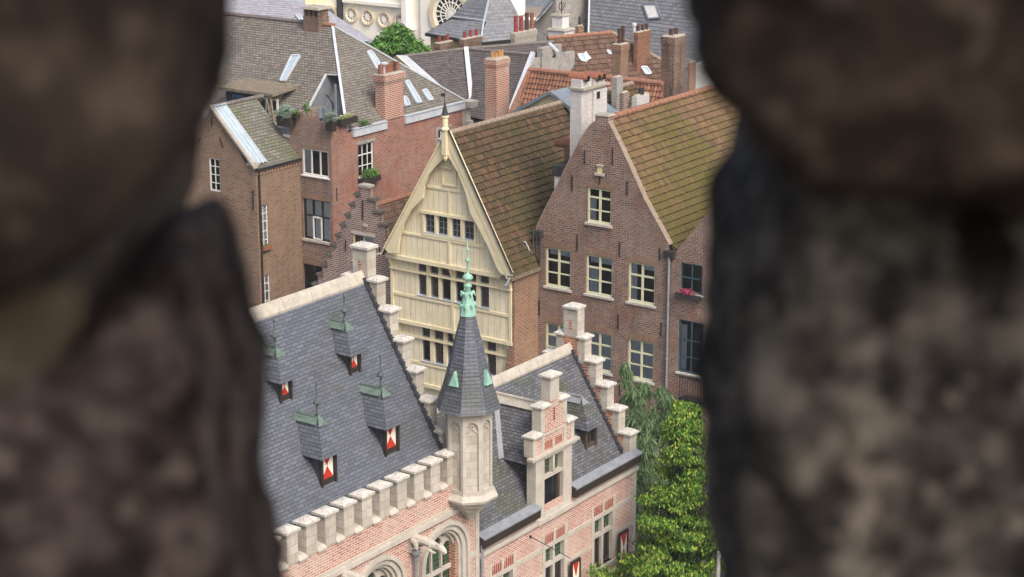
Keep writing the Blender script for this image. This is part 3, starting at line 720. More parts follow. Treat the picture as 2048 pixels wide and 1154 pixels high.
# roof
e0 = -33.5
m = MB(); clad(m, [(e0, RW0-.4, zr_(e0)), (e0, 54.2, zr_(e0)), (RV2, 54.2, zr_(RV2)), (RV2, RW0-.9, zr_(RV2)), (-34.9, RW0-1.0, zr_(-34.9))], 'slate', .105, lift=.010)
roofR = m.build('right_wing_roof', 'old_slate', P)
m = MB(); m.slab([(2*RV2-e0, 44.9, zr_(e0)), (2*RV2-e0, 54.2, zr_(e0)), (RV2, 54.2, zr_(RV2)), (RV2, 44.9, zr_(RV2))], .08); m.build('rear_roof', 'old_slate', roofR)
coping(44.85, 54.2, RV2, zr_(RV2), .15, roofR, S2, 1.0)
step_gable(P, 54.2, 54.6, -35.66, 9.97, 5, .463, .765, .62, .74, 10.98)
m = MB()
for i in range(34):
    f = i/34; v = RV2+.1+(-33.5-RV2-.1)*f; z = zr_(v)
    m.box(v, v+.06, 54.06+.03*(i % 2), 54.2, z-.05, z+.07+.04*(i % 2))
m.build('verge_slate', 'dark_slate_cladding', roofR)
for a, b in ((RW0+.02, D0), (D1, 54.62)):
    g = MB(); A = [(FV+.02, 5.80), (FV+.18, 5.80), (FV+.20, 6.10), (FV+.16, 6.12), (FV-.04, 6.20), (FV-.07, 6.14), (FV+.02, 6.1)]; k = len(A)
    g.add([(v, a, z) for v, z in A]+[(v, b, z) for v, z in A], [tuple(range(k)), tuple(range(2*k-1, k-1, -1))]+[(q, q+k, (q+1) % k+k, (q+1) % k) for q in range(k)])
    g = g.build('gutter', 'black_wood', P)
    g2 = MB(); g2.slab([(FV+.22, a-.01, 6.13), (FV+.22, b+.01, 6.13), (FV-.08, b+.01, 6.25), (FV-.08, a-.01, 6.25)], .015)
    g2.box(FV+.202, FV+.222, a-.01, b+.01, 6.08, 6.13); g2.build('zinc_lining', 'lead', g)
# ---- dormer gable of the right wing
c = 49.5; m = MB()
dout = [(D0+.0, 5.6), (D1, 5.6), (D1, 7.72), (50.62, 7.72), (50.62, 8.36), (50.2, 8.36), (50.2, 9.32), (49.72, 9.32), (49.72, 10.22), (49.24, 10.22), (49.24, 9.42), (48.78, 9.42), (48.78, 8.52), (48.38, 8.52), (48.38, 7.9), (D0, 7.9)]
dout = [(D0, 5.6), (D1, 5.6), (D1, 7.8), (50.66, 7.8), (50.66, 8.45), (50.22, 8.45), (50.22, 9.32), (49.76, 9.32), (49.76, 10.2), (49.28, 10.2), (49.28, 9.32), (48.78, 9.32), (48.78, 8.45), (48.34, 8.45), (48.34, 7.8), (D0, 7.8)]
wf.face(m, dout, [rect(49.0, 50.1, 5.75, 7.62)], .3, d=.02); wf.block(m, [(D0, 7.8), (D1, 7.8), (50.66, 7.8), (50.66, 8.45), (50.22, 8.45), (50.22, 9.32), (49.76, 9.32), (49.76, 10.2), (49.28, 10.2), (49.28, 9.32), (48.78, 9.32), (48.78, 8.45), (48.34, 8.45), (48.34, 7.8)], -.3, .018)
m.box(FV-.3, FV+.018, D0, D0+.3, 5.6, 7.8); m.box(FV-.3, FV+.018, D1-.3, D1, 5.6, 7.8)
dg = m.build('dormer_gable', 'pink_brick', P)
m = MB()
wf.box(m, 49.28-.012, 49.76+.012, 9.45, 10.2, -.312, .032)            # pinnacle
for s_ in (1, -1):
    for (o_, z0, z1) in ((.72, 8.5, 9.32), (1.16, 7.86, 8.45)):
        a, b = sorted((49.5+s_*(o_-.20), 49.5+s_*(o_+.012))); wf.box(m, a, b, z0, z1, -.312, .034)
    a, b = sorted((49.5+s_*.55, 49.5+s_*1.01)); wf.box(m, a, b, 5.62, 7.8, -.312, .034)
wf.box(m, 49.0, 50.05, 7.58, 7.72, -.1, .034)
wf.box(m, 49.51, 49.61, 6.98, 7.62, -.2, .0); wf.box(m, 49.0, 50.1, 6.88, 6.98, -.2, .0); wf.box(m, 48.5, 50.6, 5.5, 5.64, -.2, .14); wf.box(m, 49.0, 50.1, 5.64, 5.78, -.2, .05)
wf.box(m, 48.78, 50.22, 8.36, 8.44, .03, .036); wf.box(m, 49.2, 49.8, 9.24, 9.32, .03, .036)
wf.box(m, 48.8, 48.95, 7.85, 8.36, .03, .036); wf.box(m, 50.05, 50.2, 7.85, 8.36, .03, .036); wf.box(m, 49.45, 49.55, 7.85, 8.1, .03, .036)
m.build('stone_dressing', 'stone', dg)
m = MB(); wf.box(m, 48.18, 50.84, 7.74, 7.82, -.1, .14); wf.box(m, 48.24, 50.78, 7.66, 7.74, -.1, .08); m.build('cornice', 'stone', dg)
m = MB(); wf.box(m, 49.04, 49.98, 6.98, 7.6, -.16, -.15); m.build('leaded_glass', 'green_leaded_glass', dg)
m = MB(); wf.box(m, 49.04, 50.08, 5.78, 6.88, -.2, -.19); m.build('pane', 'dark_glass', dg)
m = MB(); wf.box(m, 49.04, 49.10, 5.78, 6.88, -.19, -.13); wf.box(m, 49.95, 50.08, 5.78, 6.88, -.19, -.1); wf.box(m, 49.1, 49.95, 5.78, 5.86, -.19, -.13); wf.box(m, 49.1, 49.95, 6.82, 6.88, -.19, -.13); m.build('wooden_frame', 'brown_wood', dg)
m = MB()
for i in range(6):
    for x0 in (49.02, 49.30, 49.60, 49.84): pass
for x0, x1 in ((49.0, 49.42), (49.6, 50.0)):
    for i in range(6): wf.box(m, x0+(x1-x0)*(i+.1)/6, x0+(x1-x0)*(i+.55)/6, 7.9, 8.14, .018, .03)
m.build('flat_arch', 'brick_on_edge', dg)
m = MB(); wf.box(m, 49.49, 49.53, 8.75, 9.15, .018, .05); m.build('wall_anchor', 'iron', dg)
for s_ in (1, -1):
    for (o0, o1, z) in ((.24, .80, 9.32), (.68, 1.24, 8.45)):
        a, b = sorted((49.5+s_*o0+.02, 49.5+s_*o1+.02)); q = MB(); wf.box(q, a, b, z, z+.05, -.38, .11); q.box(FV-.38, FV+.11, a, b, z+.05, z+.13, top=.12); q.build('coping_cap', 'cap_stone', dg)
q = MB(); q.box(FV-.40, FV+.12, 49.2, 49.84, 10.2, 10.26); q.box(FV-.40, FV+.12, 49.2, 49.84, 10.26, 10.36, top=.2); q.build('coping_cap', 'cap_stone', dg)
# its side wall, roof and ridge
zd = 9.1; ez = 7.55; hw = .98
vb = -33.55-(ez-6.17)/S2
for a in (D0+.02, D1-.06): MB().add([(FV-.3, a, 5.9), (FV-.3, a, ez), (vb-.1, a, ez), (FV-.3, a+.04, 5.9), (FV-.3, a+.04, ez), (vb-.1, a+.04, ez)], [(0, 1, 2), (5, 4, 3)])
m.build('cheek', 'cheek_brick', dg)
vr = -33.55-(zd-6.17)/S2; uc = 49.56; m = MB()
el = ez-.05; vbl = -33.55-(el-6.17)/S2
clad(m, [(FV-.3, D0-.12, el), (FV-.3, uc, zd), (vr, uc, zd), (vbl, D0-.12, el)], 'slate', .105, lift=.01)
clad(m, [(FV-.3, D1+.12, el), (vbl, D1+.12, el), (vr, uc, zd), (FV-.3, uc, zd)], 'slate', .105, lift=.01)
m.build('dormer_roof', 'old_slate', dg)
strip(dg, (vbl, D0-.16, el+.05), (vr, uc-.05, zd+.04), .10, .03, 'lead', 'flashing'); strip(dg, (vbl-.02, D0-.28, el+.05), (vr-.02, uc-.17, zd+.04), .1, .03, 'lead', 'flashing')
m = MB(); n = 3
for i in range(n):
    a = FV-.3+(vr-.05-FV+.3)*i/n; b = FV-.3+(vr-.05-FV+.3)*(i+1)/n+.008
    m.slab([(a, uc-.2, zd-.14), (a, uc, zd+.1), (b, uc, zd+.1), (b, uc-.2, zd-.14)], .08); m.slab([(a, uc+.2, zd-.14), (a, uc, zd+.1), (b, uc, zd+.1), (b, uc+.2, zd-.14)], .08); m.tube([(a, uc, zd+.1), (b, uc, zd+.1)], .055, 8)
m.build('ridge_coping', 'ridge_stone', dg)
# small lead-topped dormer right of it
def roofR_hit(px, py): return hit(px, py, (-33.55, 0, 6.17), Vector((S2, 0, 1)).normalized())
q = roofR_hit(1180, 890); small_dormer(q.y-.31, q.y+.31, q.x, q.z+.0, .74, .92, .36, 1, zr_, S2, shutter=False, cop='lead', fin=False, skin='old_slate')

# ---- corner turret
tc = (-33.02, 44.76); m = MB(); ro = pi/8; k8 = 1/cos(pi/8)
prof = [(.05, 7.02), (.10, 7.08), (.12, 7.18), (.22, 7.22), (.24, 7.34), (.40, 7.40), (.44, 7.52), (.60, 7.60), (.64, 7.72), (.80, 7.80), (.82, 7.88), (.70, 8.02)]
m.lathe(tc, [(r*k8, z) for r, z in prof], 8, ro)
tur = m.build('turret', 'stone', P)
m = MB(); m.lathe(tc, [(.60*k8, 7.98), (.60*k8, 10.5)], 8, ro); m.build('turret_panel', 'ashlar', tur)
m = MB()
ap = .66; half = ap*tan(pi/8)
for i in range(8):
    an = i*pi/4; nx, ny = cos(an), sin(an); tx, ty = -sin(an), cos(an)
    def Q(h, z, d): return Vector((tc[0]+nx*(ap+d)+tx*h, tc[1]+ny*(ap+d)+ty*h, z))
    out = [(-half, 7.98), (half, 7.98), (half, 10.5), (-half, 10.5)]; hole = arch(-half+.085, half-.085, 8.16, 10.3, 8, 1.2)
    flat = [Vector((h, z, 0)) for h, z in out]+[Vector((h, z, 0)) for h, z in hole]
    tr = tessellate_polygon([[Vector((h, z, 0)) for h, z in out], [Vector((h, z, 0)) for h, z in hole]])
    m.add([Q(p.x, p.y, 0) for p in flat], [tuple(t_) for t_ in tr]); k = len(hole)
    m.add([Q(h, z, 0) for h, z in hole]+[Q(h, z, -.06) for h, z in hole], [(j, (j+1) % k, (j+1) % k+k, j+k) for j in range(k)])
    hole2 = arch(-half+.13, half-.13, 8.2, 10.18, 8, 1.2)
    for j in range(8):   # cusps: small trefoil ring in the head
        a0 = 2*pi*j/8; r_ = .055
        m.bar(Q(r_*cos(a0), 10.16+r_*sin(a0), -.04), Q(r_*cos(a0+pi/4), 10.16+r_*sin(a0+pi/4), -.04), .022, .03)
    m.bar(Q(-half+.1, 9.98, -.04), Q(0, 10.1, -.04), .022, .03); m.bar(Q(half-.1, 9.98, -.04), Q(0, 10.1, -.04), .022, .03)
m.build('blind_arcade', 'stone', tur)
m = MB(); m.lathe(tc, [(.66*k8, 10.48), (.78*k8, 10.54), (.80*k8, 10.62), (.84*k8, 10.66)], 8, ro); m.build('cornice', 'stone', tur)
# slate spire: eight tapering faces laid in courses
sp = [(.99, 10.62), (.90, 10.84), (.765, 11.25), (.64, 11.70), (.52, 12.15), (.42, 12.60), (.30, 13.05), (.20, 13.45)]
sp = [(r*.93, z) for r, z in sp]
m = MB()
for i in range(8):
    a0, a1 = ro+i*pi/4, ro+(i+1)*pi/4
    for j in range(len(sp)-1):
        (r0, z0), (r1, z1) = sp[j], sp[j+1]; nr = max(2, int((z1-z0)/.105))
        for q_ in range(nr):
            f0, f1 = q_/nr, (q_+1)/nr; ra = (r0+(r1-r0)*f0)*k8+.012; rb = (r0+(r1-r0)*f1)*k8; za = z0+(z1-z0)*f0; zb = z0+(z1-z0)*f1
            m.add([(tc[0]+ra*cos(a0), tc[1]+ra*sin(a0), za), (tc[0]+ra*cos(a1), tc[1]+ra*sin(a1), za), (tc[0]+rb*cos(a1), tc[1]+rb*sin(a1), zb), (tc[0]+rb*cos(a0), tc[1]+rb*sin(a0), zb),
                   (tc[0]+(ra-.014)*cos(a0), tc[1]+(ra-.014)*sin(a0), za), (tc[0]+(ra-.014)*cos(a1), tc[1]+(ra-.014)*sin(a1), za)], [(0, 1, 2, 3), (4, 5, 1, 0)])
m.lathe(tc, [(.9, 10.60), (.2, 10.61)], 8, ro)
spire = m.build('spire', 'slate', tur)
for an in (-pi/2, 0, -pi/4+pi/2*0):
    if an == -pi/4: continue
    m = MB(); z0 = 11.42; r0 = .71; nx, ny = cos(an), sin(an); tx, ty = -sin(an), cos(an)
    def Q2(h, z, d): return Vector((tc[0]+nx*d+tx*h, tc[1]+ny*d+ty*h, z))
    m.add([Q2(-.15, z0, r0+.06), Q2(.15, z0, r0+.06), Q2(0, z0+.44, r0-.02), Q2(0, z0+.40, r0-.22), Q2(-.15, z0, r0-.1), Q2(.15, z0, r0-.1)], [(0, 1, 2), (0, 2, 3, 4), (1, 5, 3, 2), (0, 4, 5, 1)])
    m.build('copper_lucarne', 'copper_green', spire)
m = MB(); z = 13.40
m.lathe(tc, [(.235*k8, z), (.20*k8, z+.25), (.13*k8, z+.62), (.10, z+.70)], 8, ro)
for i in range(8):
    an = ro+i*pi/4
    for zz, rr_ in ((z+.28, .25), (z+.62, .20)):
        b = (tc[0]+(rr_-.12)*cos(an), tc[1]+(rr_-.12)*sin(an), zz); e_ = (tc[0]+rr_*cos(an), tc[1]+rr_*sin(an), zz+.06); g_ = (tc[0]+(rr_+.03)*cos(an), tc[1]+(rr_+.03)*sin(an), zz-.03)
        m.tube([b, e_, g_], [.045, .045, .015], 6)
fin = m.build('crocket_crown', 'copper_green', spire)
m = MB(); z1 = z+.66
m.lathe(tc, [(.09, z1), (.06, z1+.12), (.12, z1+.20), (.12, z1+.24), (.05, z1+.30), (.04, z1+.36), (.15, z1+.42), (.16, z1+.48), (.12, z1+.54), (.05, z1+.58), (.035, z1+.62), (.028, z1+.92), (.07, z1+.96), (.075, z1+.99), (.03, z1+1.03), (.022, z1+1.08), (.022, z1+1.24), (.05, z1+1.28), (.05, z1+1.31), (.018, z1+1.34), (.012, z1+1.52), (.004, z1+1.55)], 10)
m.smooth = True; m.build('finial', 'copper_green', fin)

# ---- gargoyles on the string course with lead pipes below
def gargoyle(u):
    m = MB(); b = FV+.0; z = 7.22
    m.tube([(b-.05, u, z+.02), (b+.16, u, z+.04), (b+.42, u, z+.06), (b+.70, u, z+.02), (b+.92, u, z-.02), (b+1.06, u, z-.03), (b+1.17, u, z-.10), (b+1.22, u, z-.15)], [.15, .155, .14, .125, .10, .105, .08, .035], 9)
    for s_ in (-1, 1):
        m.tube([(b+.05, u+s_*.10, z+.05), (b+.28, u+s_*.19, z+.02), (b+.30, u+s_*.18, z-.14), (b+.12, u+s_*.14, z-.22)], [.09, .085, .06, .05], 7)
        m.tube([(b+.72, u+s_*.09, z), (b+.66, u+s_*.15, z-.10), (b+.84, u+s_*.13, z-.16), (b+.93, u+s_*.11, z-.16)], [.06, .055, .045, .03], 7)
        m.tube([(b+1.0, u+s_*.05, z+.03), (b+.96, u+s_*.10, z+.12)], [.035, .01], 6)
    m.tube([(b+1.08, u, z-.11), (b+1.17, u, z-.20)], [.045, .02], 7)
    m.box(b, b+.10, u-.17, u+.17, z-.35, z+.12)
    m.smooth = False
    g = m.build('gargoyle', 'stone', P)
    return g
for u in (42.22, 39.14): gargoyle(u)
m = MB(); u = 42.2
m.lathe((FV+.16, u-.02), [(.05, 0), (.05, 6.55), (.065, 6.6), (.06, 6.7), (.13, 6.84), (.14, 6.95), (.10, 6.97)], 10); m.build('downpipe', 'lead', P)
m = MB(); m.lathe((FV+.10, 45.52), [(.05, 0), (.05, 5.9)], 8); m.build('downpipe', 'lead', P)
m = MB(); q = pv(1060, 1073, FV); m.tube([(FV, q.y, q.z), (FV+.9, q.y+.32, q.z-.42), (FV+1.25, q.y+.45, q.z-.6)], [.014, .012, .010], 6); m.lathe((FV+.01, q.y), [(.05, q.z-.03), (.05, q.z+.03)], 8)
m.build('flag_rod', 'iron', P)

# ------------------------------------------------------------------ cream timber-fronted house
YU = 65.5; Y = thing('timber_house', 'tall cream painted timber gabled house with jettied storeys, between two brick houses', 'house', (-49.3, 66, 0))
wy = Wall('u', YU); YL, YR = -52.75, -46.05; YE = 7.75; YV = -49.27; YP = 13.35
w2_ = Wall('u', YU+.22); w3_ = Wall('u', YU+.44); w4_ = Wall('u', YU+.6)
def wr(w, x0, x1, y0, y1):
    a = w.p(x0, y0); b = w.p(x1, y1); return a[0], b[0], b[1], a[1]
# gable storey
def c5p(w, x, y): return w.p(720+x/3.7237, 250+y/3.7237)
def c2p(w, x, y): return w.p(740+x/3.497, 470+y/3.497)
gw = []
for (x0, y0, x1, y1) in ((485, 655, 555, 800), (580, 677, 650, 822), (683, 695, 748, 840), (775, 713, 848, 856)):
    a = c5p(wy, x0, y0); b = c5p(wy, x1, y1); gw.append([a[0], b[0], None, None])
zt_g = c5p(wy, 485, 655)[1]; zb_g = c5p(wy, 485, 795)[1]
a = c5p(wy, 625, 325); b = c5p(wy, 715, 450); hx0, hx1, hz1, hz0 = a[0], b[0], a[1], b[1]
m = MB(); out = [(YL+.05, YE-.05), (YR-.05, YE-.05), (YV, YP)]
wy.face(m, out, [rect(g[0], g[1], zb_g, zt_g) for g in gw], .14); m.build('gable_boarding', 'planks', Y)
for g in gw: window(Y, wy, g[0], g[1], zb_g, zt_g, 2, (.33, .66), .05, 'grey_frame', .035, .022, glass='brown_leaded_glass', sill='zinc', sill_d=.06, sill_h=.03)
m = MB(); f0 = gw[0][0]-.12; f1 = gw[3][1]+.12
wy.box(m, f0-.08, f1+.08, zt_g, zt_g+.12, 0, .09); wy.box(m, f0, f1, zb_g-.14, zb_g-.03, 0, .06)
for h in (f0+.03, (gw[0][1]+gw[1][0])/2, (gw[1][1]+gw[2][0])/2, (gw[2][1]+gw[3][0])/2, f1-.03): wy.box(m, h-.06, h+.06, zb_g-.03, zt_g, 0, .045)
hv = YV+.02
z1 = c5p(wy, 650, 480)[1]; z2 = zb_g-.2
def half(z): return (YP-z)/(YP-YE)*(YR-YV)
wy.box(m, YV-half(z1)+.2, YV+half(z1)-.1, z1-.05, z1+.05, 0, .05); wy.box(m, YV-half(z2)+.1, YV+half(z2)-.1, z2-.05, z2+.05, 0, .05)
wy.box(m, hv-.05, hv+.05, YE, zb_g-.15, 0, .055); wy.box(m, hv-.05, hv+.05, zt_g+.12, z1, 0, .055)
wy.box(m, YL+.05, YR-.02, YE-.16, YE+.02, -.2, .08)
m.build('trim', 'cream_wood', Y)
m = MB(); wy.box(m, hx0, hx1, hz0, hz1, 0, .02); hb = m.build('hatch', 'cream_wood', Y); m = MB(); t_ = .07
wy.box(m, hx0-t_, hx0, hz0-t_, hz1+t_, 0, .07); wy.box(m, hx1, hx1+t_, hz0-t_, hz1+t_, 0, .07); wy.box(m, hx0, hx1, hz1, hz1+t_, 0, .08); wy.box(m, hx0, hx1, hz0-t_, hz0, 0, .07); wy.box(m, hx0-.12, hx1+.12, hz1+t_, hz1+t_+.03, 0, .14); m.build('hatch_frame', 'cream_wood', hb)
# bargeboards, in front of the gable
wb = Wall('u', YU-.32)
OL = [wb.p(894, 262), wb.p(770, 498), wb.p(776, 506)]
inner = [(795, 506), (797, 492), (799, 474), (807, 448), (822, 420), (845, 397), (848, 372), (857, 350), (871, 332), (888, 316), (895, 312)]
m = MB(); pts = OL+[wb.p(x, y) for x, y in inner]
wb.block(m, pts, -.10, 0); m.build('bargeboard', 'cream_wood', Y)
innR = [(895, 312), (904, 326), (916, 346), (931, 385), (940, 425), (957, 457), (978, 498), (994, 537), (1002, 548)]
m = MB(); pts = [wb.p(x, y) for x, y in innR]+[wb.p(1022, 553), wb.p(1024, 546), wb.p(899, 262), wb.p(894, 262)]
wb.block(m, pts, -.10, 0); m.build('bargeboard', 'cream_wood', Y)
# moulding lines along the edges
tl, bl = Vector(wb.m(*wb.p(895, 258), .04)), Vector(wb.m(*wb.p(769, 496), .04)); m = MB(); m.bar(tl, bl, .08, .06); m.build('edge_moulding', 'cream_wood', Y)
br_ = Vector(wb.m(*wb.p(1026, 548), .03)); m = MB(); m.bar(tl+Vector((.06, 0, 0)), br_, .07, .05); m.build('edge_flashing', 'dark_metal', Y)
m = MB()
for s_ in (-1, 1):     # soffits between bargeboard and wall
    e = YL-.05 if s_ < 0 else YR+.02; m.slab([(YV, YU-.32, YP+.06), (e, YU-.32, YE-.02), (e, YU+.02, YE-.02), (YV, YU+.02, YP+.06)], .05)
m.build('soffit', 'cream_wood', Y)
# king post and finial
q = Vector(wb.m(*wb.p(892, 262), .06)); m = MB(); cx, cy, z = q.x, q.y, q.z
m.box(cx-.11, cx+.11, cy-.11, cy+.11, z-1.0, z+.02); m.lathe((cx, cy), [(.05, z-1.25), (.10, z-1.15), (.10, z-1.02), (.13, z-.98)], 8)
m.lathe((cx, cy), [(.13, z), (.18, z+.06), (.18, z+.12), (.12, z+.18), (.13, z+.55), (.17, z+.6), (.17, z+.66), (.10, z+.70)], 8); kp = m.build('king_post', 'cream_wood', Y)
m = MB(); m.lathe((cx, cy), [(.16, z+.68), (.12, z+.8), (.03, z+1.18), (.015, z+1.22), (.012, z+1.75)], 8); m.box(cx-.2, cx+.02, cy-.006, cy+.006, z+1.45, z+1.58); m.build('weather_vane', 'dark_metal', kp)
# storey 2 and 3
def storey(w, ztop, zbot, zsill_fix, uppers, lowers, wl, wr_, left, right):
    zu1 = w.p(*uppers[0][0:2])[1]; zu0 = w.p(uppers[0][0], uppers[0][3])[1]; zl1 = w.p(lowers[0][0], lowers[0][1])[1]; zl0 = w.p(lowers[0][0], lowers[0][3])[1]
    H = []
    for (x0, y0, x1, y1) in uppers: H.append((w.p(x0, y0)[0], w.p(x1, y0)[0]))
    L_ = [(w.p(x0, y0)[0], w.p(x1, y0)[0]) for (x0, y0, x1, y1) in lowers]
    H = L_ if len(L_) == len(H) else H
    holes = [rect(a, b, zu0, zu1) for a, b in H]+[rect(a, b, zl0, zl1) for a, b in L_]
    m = MB(); w.face(m, [(left, zbot), (right, zbot), (right, ztop), (left, ztop)], holes, .14); m.build('boarding', 'planks', Y)
    for i, (a, b) in enumerate(H): window(Y, w, a, b, zu0, zu1, 1, (), .05, 'grey_frame', .03, .02, glass='brown_leaded_glass', sill=None, name='transom_light')
    for i, (a, b) in enumerate(L_):
        op = i in wl
        window(Y, w, a, b, zl0, zl1, 1, (), .05, 'grey_frame', .04, .02, glass='glass' if op else 'brown_leaded_glass', sill='zinc', sill_d=.07, sill_h=.03)
    m = MB(); zm = (zu0+zl1)/2
    w.box(m, left-.02, right+.02, zm-.035, zm+.035, 0, .13); w.box(m, left, right, zl0-.2, zl0-.08, 0, .05)
    w.box(m, left-.05, right+.02, zbot-.1, zbot+.06, -.24, .07); w.box(m, H[0][0]-.15, H[-1][1]+.15, zu1+.02, zu1+.1, 0, .06)
    for k in range(len(H)-1):
        c = (H[k][1]+H[k+1][0])/2; ww = (H[k+1][0]-H[k][1])/2-.01; w.box(m, c-ww, c+ww, zl0-.05, zu1, 0, .04 if ww < .2 else .03)
    w.box(m, left, left+.14, zbot, ztop, 0, .06); w.box(m, right-.12, right, zbot, ztop, 0, .06); w.box(m, hv-.07, hv+.07, zbot, zl0-.1, 0, .06)
    # curved brackets under the storey above
    for h in (left+.07, hv, right-.06):
        A = [(0, ztop), (.24, ztop), (.20, ztop-.25), (.08, ztop-.55), (.03, ztop-.8), (0, ztop-.85)]
        m.add([w.m(h-.05, z_, d_) for d_, z_ in A]+[w.m(h+.05, z_, d_) for d_, z_ in A], [tuple(range(6)), tuple(range(11, 5, -1))]+[(k, k+6, (k+1) % 6+6, (k+1) % 6) for k in range(6)])
    m.build('trim', 'cream_wood', Y)
def cc(l): return [tuple((740+v/3.497) if i % 2 == 0 else (470+v/3.497) for i, v in enumerate(q)) for q in l]
z23 = c2p(w2_, 205, 592)[1]
storey(w2_, YE-.1, z23, 0, cc([(327, 182, 392, 250), (408, 198, 475, 270), (490, 215, 557, 285), (585, 232, 658, 305), (680, 258, 745, 330), (760, 272, 830, 345)]),
       cc([(338, 264, 396, 415), (422, 283, 480, 430), (500, 295, 566, 450), (598, 312, 660, 465), (688, 335, 745, 480), (770, 350, 832, 505)]), (2, 3), 0, YL+.12, YR-.14)
storey(w3_, z23-.08, 1.95, 0, cc([(350, 634, 420, 705), (437, 652, 510, 722), (527, 670, 597, 745), (620, 690, 690, 760), (715, 712, 785, 783), (805, 738, 882, 812)]),
       cc([(365, 724, 422, 875), (452, 742, 515, 895), (542, 760, 600, 915), (640, 780, 700, 935), (728, 800, 788, 955), (820, 828, 882, 975)]), (0,), 0, YL+.3, YR-.3)
m = MB(); w4_.box(m, YL+.3, YR-.3, 0, 1.9, -.3, 0); m.build('boarding', 'planks', Y)
m = MB(); m.box(YR-.42, YR-.02, YU+.23, 67.5, 0, YE-.16); m.box(YR-.42, YR+.0, YU+.12, YU+.5, 3.6, 3.9); sw = m.build('side_wall', 'side_brick', Y)
m = MB(); m.box(YL+.04, YL+.4, YU+.23, 72, 0, YE-.16); m.build('side_wall', 'brown_brick', Y)
m = MB(); m.box(YR-.45, YR+.14, YU-.2, 67.46, YE-.14, YE-.02); m.box(YR+.06, YR+.16, YU-.3, 67.46, YE-.02, YE+.06); m.build('gutter', 'weathered_wood', Y)
m = MB(); m.tube([(YR+.1, YU-.25, YE+.05), (YR+.22, YU-.65, YE-.12), (YR+.2, YU-.8, YE-.2)], .05, 8); m.build('gutter_spout', 'lead', Y)
m = MB(); m.tube([(YL-.02, YU-.25, YE+.05), (YL-.2, YU-.5, YE-.02), (YL-.36, YU-.62, YE-.12)], .05, 8); m.build('gutter_spout', 'lead', Y)
# roof
m = MB(); clad(m, [(YR+.1, YU-.3, YE-.0), (YR+.1, 80, YE-.0), (YV, 80, YP+.08), (YV, YU-.3, YP+.08)], 'pantile', .30, .22, lift=.075, amp=.03, jitter=.02); ry = m.build('roof', 'brown_tile', Y)
m = MB(); m.slab([(YL-.05, YU-.3, YE-.0), (YL-.05, 80, YE-.0), (YV, 80, YP+.08), (YV, YU-.3, YP+.08)], .08); m.build('rear_roof', 'brown_tile', ry)
ridge(ry, (YV, YU-.3, YP+.10), (YV, 80, YP+.10), .12, .36, 'ridge_grey_tile')
m = MB(); q = hit(1055, 497, (YR, YU, YE), (Vector((YP-YE, 0, YV*-1+YR)).normalized())); m.bar(q+Vector((0, -.25, .35)), q+Vector((.1, .1, -.3)), .22, .05); m.build('lead_soaker', 'zinc', ry)
m = MB(); m.lathe((YR+.13, 67.35), [(.05, YE), (.05, 9.15)], 8); m.box(YR-.05, YR+.25, 67.2, 67.46, 9.1, 9.35); m.build('downpipe', 'dark_metal', Y)

# ------------------------------------------------------------------ brown brick gabled house
BU = 67.5; B = thing('brick_gabled_house', 'brown brick gabled house with pale green window frames and mossy tiled roof', 'house', (-43, 68, 0))
wB = Wall('u', BU); BL, BR = -46.22, -39.66; BV = -43.03; BP = 14.35; BE = 9.45
def wrect(w, x0, y0, x1, y1):
    a = w.p(x0, y0); b = w.p(x1, y1); return (a[0], b[0], b[1], a[1])
wins = []
for (x0, y0, x1, y1) in ((1091, 497, 1141, 583), (1172, 509, 1224, 597), (1257, 521, 1309, 608)):
    a = wrect(wB, x0, y0, x1, y1); wins.append((a[0], a[1], 6.96, 8.66))
for (x0, x1, yy) in ((1091, 1141, 645), (1173, 1224, 660), (1256, 1308, 676)): wins.append((wB.p(x0, yy)[0], wB.p(x1, yy)[0], 3.66, 5.36))
low = [(a, b, .6, 2.3) for a, b, c, d in wins[3:]]
gwin = wrect(wB, 1175, 374, 1222, 446); gwin = (gwin[0], gwin[1], 10.04, 11.52)
sl_ = wrect(wB, 1195, 331, 1204, 347)
edgeL = [(1072, 455), (1090, 418), (1112, 375), (1140, 318), (1163, 276), (1180, 250), (1190, 243)]
out = [(BL, 0), (BR, 0), (BR, 9.35)]+[wB.p(x, y) for x, y in ((1338, 492), (1322, 460), (1290, 402), (1262, 340), (1240, 292), (1225, 262), (1216, 244), (1214, 232), (1192, 228))]+[wB.p(x, y) for x, y in reversed(edgeL)]+[(BL, 9.3)]
m = MB(); wB.face(m, out, [rect(*w_) for w_ in wins+low+[gwin]], .12); m.build('wall', 'brown_brick', B)
m = MB(); m.box(BL, BL+.3, BU+.01, 80, 0, 9.2); m.box(BR-.3, BR, BU+.01, 80, 0, 9.3); m.build('side_wall', 'brown_brick', B)
C3 = {'r': [(.04, .30, .1, .95), (.42, .55, .1, .95)], 'm': 'net_curtain'}
for i, w_ in enumerate(wins+low):
    cu = [{'r': [(.1, .9, .82, .97)]}, {'r': [(.06, .40, .05, .66), (.10, .9, .80, .97)]}, {'r': [(.06, .28, .05, .95), (.5, .92, .84, .97)]},
          {'r': [(.05, .95, .05, .95)]}, {'r': [(.05, .47, .05, .95), (.54, .95, .05, .95)]}, {'r': [(.05, .42, .05, .95), (.52, .95, .05, .95)]},
          {'r': [(.05, .5, .05, .9)]}, {'r': [(.6, .95, .05, .9)]}, {'r': [(.05, .3, .05, .9)]}][i]; cu['m'] = 'net_curtain'
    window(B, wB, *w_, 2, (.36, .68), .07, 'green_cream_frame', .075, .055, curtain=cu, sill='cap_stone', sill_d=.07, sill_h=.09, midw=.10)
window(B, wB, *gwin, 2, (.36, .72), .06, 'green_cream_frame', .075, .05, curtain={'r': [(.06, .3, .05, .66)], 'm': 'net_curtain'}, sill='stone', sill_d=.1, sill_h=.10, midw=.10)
m = MB()
